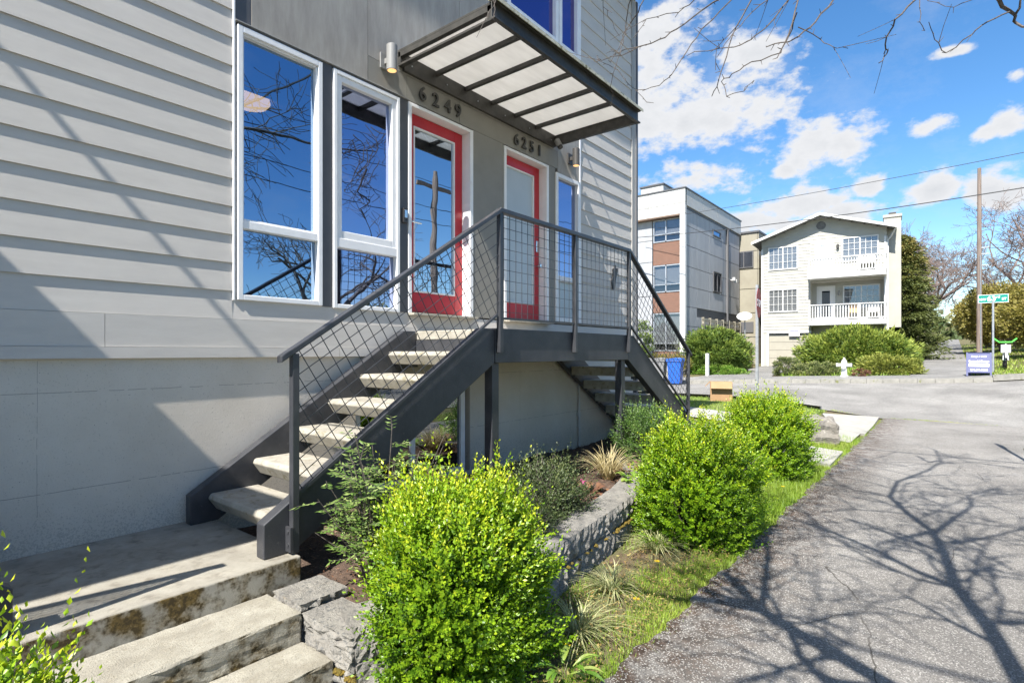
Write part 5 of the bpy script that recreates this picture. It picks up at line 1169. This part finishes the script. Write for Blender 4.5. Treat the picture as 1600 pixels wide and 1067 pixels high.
def dandelion(x, y, lab):
    z = gz(x, y) - .02; t = thing('dandelion', lab, 'flower', (x, y, z), 0, 'dandelions in the grass strip', False)
    part('stem', MB().tube([(0,0,0),(.005,0,.09)], .002, 4), 'far_grass', t); mb = MB()
    for k in range(22): a_ = k*2*math.pi/22; r = .020 if k % 2 else .013; mb.quad((0,0,.095),(r*math.cos(a_-.12),r*math.sin(a_-.12),.10),(r*1.15*math.cos(a_),r*1.15*math.sin(a_),.103),(r*math.cos(a_+.12),r*math.sin(a_+.12),.10))
    part('flower_head', mb, 'yellow_petal', t)
dandelion(3.32, 1.62, 'dandelion flower nearest the asphalt edge'); dandelion(2.55, 1.66, 'dandelion flower at the foot of the largest lime shrub'); dandelion(7.2, 1.6, 'dandelion flower in the far part of the grass strip'); dandelion(4.0, 1.78, 'dandelion beside the sedge clump')
rosette('weed_rosette', 'jagged green dandelion leaves at the foot of the largest lime shrub', (2.42, 1.60, -1.70), 16, .10, 'bright_leaf', up=.5, ln=.12, wd=.03)

# grass blades of the verge strip
def grass(name, n, fx_, ln, wd, m='grass_blade', tintb=0.0, lean=.6):
    P = fx_(n); n = len(P); a = rng.uniform(0, 2*np.pi, n); D = unit(np.stack([np.cos(a)*lean, np.sin(a)*lean, np.ones(n)], 1) * np.array([rng.random()+.5, 1, 1])); side = np.stack([-np.sin(a), np.cos(a), np.zeros(n)], 1)
    l = (ln * rng.uniform(.4, 1.4, n))[:, None]; V = np.stack([P - side*wd/2, P + side*wd/2, P + D*l], 1).reshape(-1, 3); i = np.arange(n)*3
    F = np.stack([i, i+1, i+2], 1); patch = .5+.5*np.sin(P[:,0]*2.1)*np.sin(P[:,1]*3.3+P[:,0])
    o = link(name, tri_mesh(name, V, F, np.repeat(rng.random(n)*.5 + patch*.35 + tintb, 3)), m, None); o['kind'] = 'stuff'; return o
def strip(n):
    x = rng.uniform(1.9, 12.6, n*3)**1; y = rng.uniform(1.36, 2.5, n*3)
    yw = np.interp(x, [q[0] for q in path], [q[1] for q in path]) - .02
    dens = .5 + .5*np.sin(x*1.7+.6)*np.cos(y*5 + x*1.3) + .35*np.sin(x*6.1)*np.sin(y*9+1); near = np.interp(y, [1.36,1.5,1.9,2.4], [1.0,.85,.35,.3])
    ok = (y < yw) & (rng.random(n*3) < np.clip(dens*.9 + near - .55 + (x > 5)*.5, .02, 1)); x, y = x[ok][:n], y[ok][:n]
    return np.stack([x, y, np.array([gz(a, b) - .03 for a, b in zip(x, y)])], 1)
grass('grass', 95000, strip, .042, .0045)
grass('tall_grass', 6000, lambda n: (lambda P: P[(P[:,0] > 5.3)])(strip(n*2)), .10, .006)
def edge_weeds(n):
    x = rng.uniform(2, 16.5, n); y = np.array([edge(a) for a in x]) + rng.normal(size=n)*.03; return np.stack([x, y, np.array([gz(a, b) for a, b in zip(x, y)])], 1)
grass('edge_grass', 5000, edge_weeds, .035, .005)
def right_strip(n):
    x = rng.uniform(9.5, 14.5, n); y = rng.uniform(-2.4, -.85, n); ok = y < np.interp(x, [12.2,13.2,14.2,15.2], [-.93,-.97,-1.35,-2.4]); x, y = x[ok], y[ok]; return np.stack([x, y, np.array([gz(a, b)-.03 for a, b in zip(x, y)])], 1)
def seam(n):
    y = rng.uniform(-3.3, 2.6, n); x = 16.95 + rng.normal(size=n)*.05 + .04*np.sin(y*3); ok = rng.random(n) < .5+.5*np.sin(y*2.2+1); x, y = x[ok], y[ok]; return np.stack([x, y, np.array([gz(a, b) for a, b in zip(x, y)])], 1)
grass('seam_weeds', 2200, seam, .035, .012, tintb=.25)
grass('verge_grass', 9000, right_strip, .05, .006)
def nv(n): x = rng.uniform(13.5, 16.7, n); y = rng.uniform(2.6, 9, n); return np.stack([x, y, np.array([gz(a, b) for a, b in zip(x, y)])], 1)
grass('kerb_grass', 14000, nv, .06, .01)
def fv(n): x = rng.uniform(26, 40, n); y = rng.uniform(1.3, 6, n); return np.stack([x, y, np.array([gz(a, b) for a, b in zip(x, y)])], 1)
grass('lawn_grass', 9000, fv, .16, .03)
def fv2(n): x = 25.2 + rng.random(n)**2*40; y = rng.uniform(-4.6, -.5, n); return np.stack([x, y, np.array([gz(a, b)-.02 for a, b in zip(x, y)])], 1)
grass('hill_verge_grass', 9000, fv2, .12, .03, tintb=.1)
# dead leaves and bark scraps on soil and path edge
def litter(n, f, m, name):
    P = f(n); n = len(P); a = rng.uniform(0, 2*np.pi, n); D = unit(np.stack([np.cos(a), np.sin(a), rng.uniform(-.1,.5,n)], 1)); W = unit(np.cross(D, np.tile([0,0,1.0],(n,1))) + rng.normal(size=(n,3))*.3)
    o = link(name, leaf_mesh(name, P, D, W, rng.uniform(.012,.035,n), rng.uniform(.006,.016,n), rng.random(n)), m, None); o['kind'] = 'stuff'
def bedp(n): x = rng.uniform(1.9, 9, n); y = rng.uniform(2.5, 4.35, n); return np.stack([x, y, np.full(n, BED+.02)], 1)
def stripl(n): P = strip(n); P[:, 2] += .032; P[:, 0] = rng.uniform(1.9, 5.5, len(P)); P[:,1] = rng.uniform(1.45, 2.1, len(P)); return P
def pathl(n):
    x = rng.uniform(.5, 13, n); y = np.array([edge(a) for a in x]) - np.abs(rng.normal(size=n))*.09; return np.stack([x, y, np.array([gz(a, b)+.006 for a, b in zip(x, y)])], 1)
litter(6000, bedp, 'bronze_leaf', 'bed_leaf_litter'); litter(2600, stripl, 'brown_grass', 'verge_leaf_litter'); litter(3800, pathl, 'soil', 'path_edge_debris'); litter(2500, lambda n: seam(n), 'brown_grass', 'seam_debris')

# ================================================================== STREET TREE (shadow on the path, twigs over the frame)
def shp(px, py, h):       # where a limb must be for its shadow to reach this pixel of the path
    zg = gz(4, 0); d = -zg*861/(py-550); s = (px-800)/861*d; x, y = d*CF+s*CS, d*CS-s*CF
    return (x - LX*h, y - LY*h, zg + h)
tr = thing('street_tree', 'bare street tree beside the path, its twigs hanging over the top of the picture', 'tree', (-2.35, -1.75, gz(-2.3,-1.7)))
mb = MB(); rnd = random.Random(21)
def outside(q):            # twigs grown at random stay above the photographed field
    d = q.x*CF + q.y*CS; s = q.x*CS - q.y*CF
    if q.y > 3.2: return False
    if d < .3: return q.z > 1.5
    if s/d > 1.0 or s/d < -1.0: return q.z > .9
    return q.z > .66*d + .02 and q.z > 1.6
base = Vector((-2.35,-1.75,gz(-2.3,-1.7))); fork = Vector((-1.9,-1.45,1.1))
trunk = MB().tube([base, base+Vector((.05,.02,.4)), base+Vector((.15,.1,1.4)), fork], [.26,.2,.17,.16], 14); part('trunk', trunk, 'bark', tr)
A = [(1594,1067,3.6),(1546,984,3.9),(1494,920,4.2),(1474,864,4.5),(1456,832,4.7),(1418,804,4.9),(1390,778,5.1),(1402,754,5.3),(1450,736,5.5),(1470,722,5.6),(1462,704,5.8)]
Bq = [(1494,920,4.2),(1434,896,4.4),(1370,862,4.6),(1306,836,4.8),(1266,822,5.0),(1210,806,5.1)]
Cq = [(1456,832,4.7),(1410,842,4.8),(1370,852,4.9)]
Dq = [(1458,836,4.7),(1490,812,4.9),(1518,792,5.1),(1512,776,5.3),(1560,764,5.4)]
Eq = [(1486,852,4.6),(1550,840,4.8),(1600,826,4.9)]
Fq = [(1566,976,4.0),(1600,976,4.2),(1640,965,4.4)]
Gq = [(1400,1080,3.3),(1306,1024,3.5),(1242,988,3.6),(1190,956,3.8),(1130,944,4.0),(1082,936,4.1),(1010,925,4.3),(930,900,4.5)]
Hq = [(1190,956,3.8),(1198,900,4.1),(1200,864,4.3),(1196,832,4.5)]
Iq = [(1190,956,3.8),(1150,916,4.0),(1130,896,4.2)]
Jq = [(1400,1080,3.3),(1290,1067,3.6),(1250,1028,3.8),(1238,992,4.0)]
Kq = [(1390,778,5.1),(1330,766,5.2),(1306,756,5.3),(1290,736,5.4)]
def limb(q, r0, r1, start=None, kids=14, kl=1.0, depth=2):
    kids = int(kids * 1.45)
    pts = [Vector(shp(*a)) for a in q]
    if start is not None: pts = [start] + pts
    n = len(pts); rs = [r0 + (r1-r0)*k/(n-1) for k in range(n)]; mb.tube(pts, rs, 7, False)
    for k in range(kids):
        i = rnd.randint(1 if start is None else 2, n-1); d = (pts[i]-pts[i-1]).normalized(); s = Vector((rnd.gauss(0,1), rnd.gauss(0,1), rnd.gauss(0,.6)+.15)).normalized()
        grow(mb, pts[i-1].lerp(pts[i], rnd.random()), d*.8+s*.9, max(.010, rs[i]*.45), kl*rnd.uniform(.6,1.4), depth, rnd, outside, .30, .02, 4, (2,4), .0055, .66)
f2 = fork
mb2 = mb
limb(A, .062, .011, fork + Vector((.6,.2,.4)), 22, 1.0, 2); limb(Bq, .034, .012, None, 12); limb(Cq, .03, .012, None, 5, .6); limb(Dq, .032, .010, None, 10, .7); limb(Eq, .028, .01, None, 6, .7); limb(Fq, .028, .012, None, 4, .6)
limb(Gq, .064, .024, fork + Vector((.5,.3,.3)), 10, .9, 2); limb(Hq, .034, .016, None, 7, .8); limb(Iq, .04, .025, None, 3, .6); limb(Jq, .04, .022, None, 4, .6); limb(Kq, .018, .008, None, 6, .5, 1)
for k in range(5):   # limbs rising away, mirrored in the windows
    a_ = [2.6, 3.6, 4.6, -.6, -1.3][k]; grow(mb, fork, Vector((math.cos(a_)*.8, math.sin(a_)*.8, .8)), .09, 3.2, 4, rnd, outside, .22, .06, 7, (2,4), .003, .66)
grow(mb, fork, Vector((.1, -.1, 1)), .10, 3.0, 4, rnd, outside, .2, .06, 7, (3,4), .003, .68)
mb.tube([fork, fork+Vector((.6,.2,.4))], [.13,.09], 8, False); mb.tube([fork, fork+Vector((.5,.3,.3))], [.13,.09], 8, False)
part('limbs', mb, 'bark', tr, recalc=False, smooth=True)
# twigs that hang into the top of the picture
T = [([(1180,-60),(1143,0),(1096,46),(1073,81),(1050,116),(1030,134),(994,141)],5.2,.007),([(1160,-40),(1123,0),(1096,17),(1057,46),(1030,62),(988,79),(940,95)],5.3,.009),([(1190,-50),(1174,0),(1150,43),(1135,89),(1123,124),(1112,151)],5.0,.008),
 ([(1260,-50),(1232,0),(1197,43),(1174,62),(1147,74),(1085,81)],5.1,.008),([(1255,-60),(1247,0),(1232,54),(1214,91)],4.9,.009),([(1330,-50),(1302,0),(1274,35),(1247,58),(1232,66),(1197,74)],5.0,.010),([(1247,43),(1282,62),(1302,74),(1325,76)],5.0,.005),
 ([(1245,20),(1232,58),(1220,83),(1174,97),(1143,116),(1127,128),(1135,151),(1162,143),(1178,126)],4.9,.006),([(1470,-50),(1430,0),(1398,31),(1383,70),(1385,85),(1373,99)],5.2,.010),([(1430,-50),(1437,0),(1437,35),(1444,48)],5.1,.005),
 ([(1530,-60),(1561,0),(1585,23),(1588,37),(1620,45)],5.0,.020),([(1577,19),(1542,35),(1519,54),(1478,83),(1460,62),(1451,35)],5.0,.007),([(1560,-20),(1540,-4),(1490,12),(1450,2)],5.1,.005),([(1585,25),(1600,-10)],5.0,.012),
 ([(1030,-60),(1000,10),(985,37),(973,61),(954,98)],5.6,.007),([(995,-50),(985,0),(978,35),(974,66),(969,84),(958,115),(954,167)],5.5,.006),([(1010,70),(1000,73),(966,83),(955,80)],5.5,.006),([(935,-50),(942,0),(949,25),(968,57)],5.5,.004),([(958,106),(942,98),(932,88)],5.5,.003),([(959,106),(978,127),(993,140),(1010,160)],5.5,.004),
 ([(1120,-40),(1085,0),(1060,20),(1010,30),(990,60)],5.4,.006),([(1210,-40),(1200,0),(1165,30),(1140,60),(1120,90)],5.2,.006),([(1150,43),(1120,75),(1118,110)],5.0,.004),([(778,-60),(773,-10),(770,30)],4.5,.003),([(775,0),(764,26)],4.5,.002)]
tw = MB()
for pts, d, r in T:
    P3 = []; 
    for k, (x, y) in enumerate(pts): P3.append(Vector(pix(x, y, d + .12*math.sin(k*1.7 + x*.01))))
    fine = []; 
    for a_, b_ in zip(P3[:-1], P3[1:]):
        for q in range(3): fine.append(a_.lerp(b_, q/3) + (Vector((rnd.gauss(0,1), rnd.gauss(0,1), rnd.gauss(0,1)))*.008 if q else Vector()))
    fine.append(P3[-1]); n = len(fine); tw.tube(fine, [max(.0028, r*(1-.6*k/n)) for k in range(n)], 5, False)
    for k in range(2, n):
        if rnd.random() < .55:
            dd = (fine[k]-fine[k-1]).normalized(); s = Vector((rnd.gauss(0,1),rnd.gauss(0,1),rnd.gauss(0,1))).normalized(); tw.tube([fine[k], fine[k]+(dd*.5+s)*rnd.uniform(.02,.06)], [.0035,.0022], 4, False)
            if rnd.random() < .2 and y < 120: tw.tube([fine[k], fine[k]+(dd+s*.7)*.12, fine[k]+(dd*1.3+s)*.2], [.003,.0025,.002], 4, False)
part('twigs', tw, 'twig', tr, recalc=False, kind='stuff')
# the next street tree, beyond the first one and outside the frame to the right
def bare_tree(loc, h, r, lab, seed, m='pale_twig', sp=1.0, depth=4, group=None, minr=.012, n0=6, gn=.3, name='bare_tree'):
    t = thing(name, lab, 'tree', loc, 0, group, False); rn = random.Random(seed)
    part('trunk', MB().tube([(0,0,-.3),(.05,.05,h*.15),(.0,.1,h*.3)], [r*1.2,r,r*.8], 8), 'bark' if m != 'pale_twig' else 'pale_twig', t)
    b = MB()
    for k in range(n0):
        a_ = k*6.28/n0 + rn.uniform(-.4,.4); grow(b, (0,.1*(k%2),h*rn.uniform(.2,.3)), Vector((math.cos(a_)*sp, math.sin(a_)*sp, rn.uniform(.7,1.3))), r*.6, h*.34, depth, rn, lambda q: q.z > h*.15, gn, .05, 5, (3,4), minr, .66)
    part('crown', b, m, t, recalc=False); return t
bare_tree((3.0,-9.5,-1.8), 8.5, .2, 'bare tree across the side street, seen mirrored in the windows', 4, 'bark', depth=4, minr=.008)
bare_tree((12.5,-10.5,-1.8), 9, .2, 'second bare tree across the side street, mirrored in the windows', 9, 'bark', depth=4, minr=.008)
# ================================================================== FAR PLANTS
def mound(name, lab, loc, rx, ry, h, n, ln, wd, m, rot=0, tip=.75, base=.15, cat='shrub', clump=0, stem=True, group=None):
    t = thing(name, lab, cat, loc, rot, group, False)
    fill_foliage('foliage', n, rx, ry, h*.62, (0,0,h*.38), ln, wd, m, t, tipc=tip, base=base, clump=clump)
    me = t.children[0].data; n_ = len(me.vertices); co_ = np.empty(n_*3, np.float32); me.vertices.foreach_get('co', co_); co_ = co_.reshape(-1,3); co_[:,2] = np.maximum(co_[:,2], .02); me.vertices.foreach_set('co', co_.ravel())
    b = MB()
    for k in range(10): a_ = k*.63; b.tube([(0,0,-.1),(rx*.5*math.cos(a_),ry*.5*math.sin(a_),h*.5)], [.05,.02], 4, False)
    part('stems', b, 'twig', t, recalc=False); return t
mound('juniper_hedge', 'rounded bright green hedge in front of the grey block', (29.2, 9.85, -1.15), 1.25, 1.75, 2.35, 26000, .17, .05, 'juniper', clump=420, cat='hedge')
mound('juniper_hedge', 'lower green shrub between the rounded hedge and the garage', (33.0, 10.2, -1.1), .8, 1.2, 2.3, 9000, .16, .05, 'juniper', clump=160, cat='hedge')
mound('twiggy_shrub', 'dull reddish twiggy shrub left of the garage door', (33.0, 9.4, -1.1), .5, .35, 1.7, 2500, .12, .04, 'bronze_leaf', clump=60)
mound('spreading_juniper', 'very wide layered juniper spreading in front of the white house', (32.6, 3.95, -.95), 1.6, 2.55, 2.1, 30000, .22, .055, 'juniper', tip=1.1, base=.25, clump=420)
mound('spreading_juniper', 'lower right shoulder of juniper beside the uphill footpath', (33.5, 2.9, -.9), 1.7, 1.5, 1.7, 14000, .20, .05, 'juniper', tip=1.1, base=.3, clump=200)
mound('golden_juniper', 'low golden juniper at the street edge right of the hydrant', (26.8, 2.05, -1.0), .8, 1.2, .85, 12000, .12, .035, 'juniper_gold', clump=180)
mound('round_shrub', 'small round twiggy shrub left of the hydrant', (26.9, 5.8, -1.1), .5, .55, .95, 6000, .07, .03, 'olive_leaf', tip=1.0, base=.3, clump=120)
mound('low_shrub', 'low olive shrubs between the round shrub and the hydrant', (26.6, 4.6, -1.1), .55, .95, .65, 7000, .08, .035, 'olive_leaf', tip=1.0, base=.35, clump=120)
mound('red_leaf_plant', 'small reddish plant in front of the golden juniper', (25.7, 2.85, -1.05), .2, .3, .4, 900, .07, .03, 'bronze_leaf', clump=20)
mound('cone_shrub', 'pointed green shrub at the left end of the grey block, seen behind the stairs', (27.4, 13.1, -.8), .55, .55, 2.6, 6000, .10, .04, 'juniper', clump=110)
mound('low_planting', 'dry low planting below the brick wall behind the bins', (27.6, 11.6, -.9), .5, 1.3, .8, 5000, .1, .03, 'spring_leaf', clump=90)
mound('low_planting', 'low weeds under the rounded hedge', (28.0, 9.2, -1.15), .35, 1.6, .45, 5000, .09, .03, 'bright_leaf', clump=90)
def conifer(loc, h, r, lab):
    t = thing('conifer_tree', lab, 'tree', loc, 0, None, False); n = 60000
    part('trunk', MB().tube([(0,0,-.2),(0,0,h*.9)], [.18,.04], 8), 'bark', t)
    nb = 620; zf_ = rng.random(nb)**.8; a = rng.uniform(0, 6.28, nb); R_ = r*(1-zf_)**.45*rng.uniform(.55,1.1,nb)*(1+.15*np.sin(a*3+zf_*7))
    bx_ = rng.integers(0, nb, n); s = rng.uniform(.25, 1, n)**.6; z0 = zf_[bx_]*h
    P = np.stack([np.cos(a[bx_])*R_[bx_]*s, np.sin(a[bx_])*R_[bx_]*s, z0 - .12*s*R_[bx_] + .1], 1) + rng.normal(size=(n,3))*np.array([.13,.13,.06])
    D = unit(np.stack([np.cos(a[bx_]), np.sin(a[bx_]), -.25+rng.normal(size=n)*.3], 1) + rng.normal(size=(n,3))*.35)
    brown = np.clip((z0/h-.35)*1.2, 0, 1)*(rng.random(nb)[bx_] < .8)
    tint = .1 + .25*s + brown*.55*s**2 + rng.normal(size=n)*.08
    link('crown', leaf_mesh('crown', P, D, frame(D), rng.uniform(.12,.24,n), rng.uniform(.04,.07,n), tint), 'conifer_leaf', t, kind='stuff')
    return t
conifer((38.8, 2.45, -.6), 7.1, 2.4, 'dense dark conifer with brownish upper branches right of the white house')
mound('bright_hedge', 'bright green hedge beside the uphill footpath behind the conifer', (42, 3.1, -.5), 2.2, .9, 3.4, 16000, .16, .06, 'juniper', tip=1.0, base=.3, clump=260, cat='hedge')
mound('dark_hedge', 'dark ivy-like hedge at the foot of the conifer', (40, 3.0, -.5), 2.6, .8, 2.1, 12000, .15, .06, 'far_leaf', tip=.5, clump=200, cat='hedge')
def leafing(loc, h, rx, ry, lab, n=26000, seed=1):
    t = bare_tree(loc, h, .14, lab, seed, 'bark', 1.0, 3, 'yellow leafing trees', .012, name='leafing_tree')
    fill_foliage('foliage', n, rx, ry, h*.40, (0,0,h*.55), .14, .08, 'spring_leaf', t, tipc=.8, clump=700); return t
leafing((36,-3.7,-.5), 3.9, 2.3, 1.9, 'yellow-green leafing tree nearest the street name sign', 30000, 2); leafing((44.5,-2.3,-.2), 4.5, 2.4, 2.1, 'second yellow-green leafing tree farther up the hill', 24000, 3); leafing((54,-2.0,.1), 4.6, 2.6, 2.0, 'third yellow-green leafing tree farthest up the hill', 14000, 5)
GB = 'bare trees on the hill'
bt = [((50,4.5,.2),9.5,.28,'large bare tree rising behind the conifer',11),((58,2.0,.4),11,.3,'tall bare tree between the conifer and the utility pole',12),((47,-5.5,.0),9.5,.28,'large bare tree right of the utility pole',13),((60,-4.5,.4),11,.3,'bare tree behind the utility pole up the hill',14),((74,3.2,.6),11,.3,'bare tree closing the view at the top of the footpath',15),((56,11.5,.1),9.5,.25,'bare tree whose crown shows over the white roof',16),((40,-7.5,-.3),8.5,.25,'bare tree at the right edge above the parked cars',17),((68,6,.6),11,.3,'bare tree far behind the chimney',18)]
for loc, h, r, lab, sd in bt: bare_tree(loc, h*1.15, r*.85, lab, sd, 'pale_twig', 1.05, 5, GB, .011, 5, .33)
# distant belt of trees and hedges that closes the horizon
t = bpy.data.objects
n = 60000; a = rng.uniform(-1.2, 1.6, n); rr = rng.uniform(95, 150, n); hh = 3 + 3*np.abs(np.sin(a*9))+2*np.abs(np.sin(a*23)); P = np.stack([rr*np.cos(a), rr*np.sin(a), 1.2 + rng.random(n)**1.3*hh], 1); D = unit(rng.normal(size=(n,3)))
o = link('distant_trees', leaf_mesh('distant_trees', P, D, frame(D), rng.uniform(.8,1.8,n), rng.uniform(.5,1.0,n), rng.random(n)), 'far_leaf', None); o['kind'] = 'stuff'
n = 30000; a = rng.uniform(-2.6, -.35, n); P = np.stack([6+30*np.cos(a)+rng.normal(size=n)*3, 24*np.sin(a)-2+rng.normal(size=n), -1.8 + rng.random(n)**1.3*2.3], 1); D = unit(rng.normal(size=(n,3)))
o = link('opposite_hedge', leaf_mesh('opposite_hedge', P, D, frame(D), rng.uniform(.2,.4,n), rng.uniform(.1,.2,n), rng.random(n)), 'far_leaf', None); o['kind'] = 'stuff'
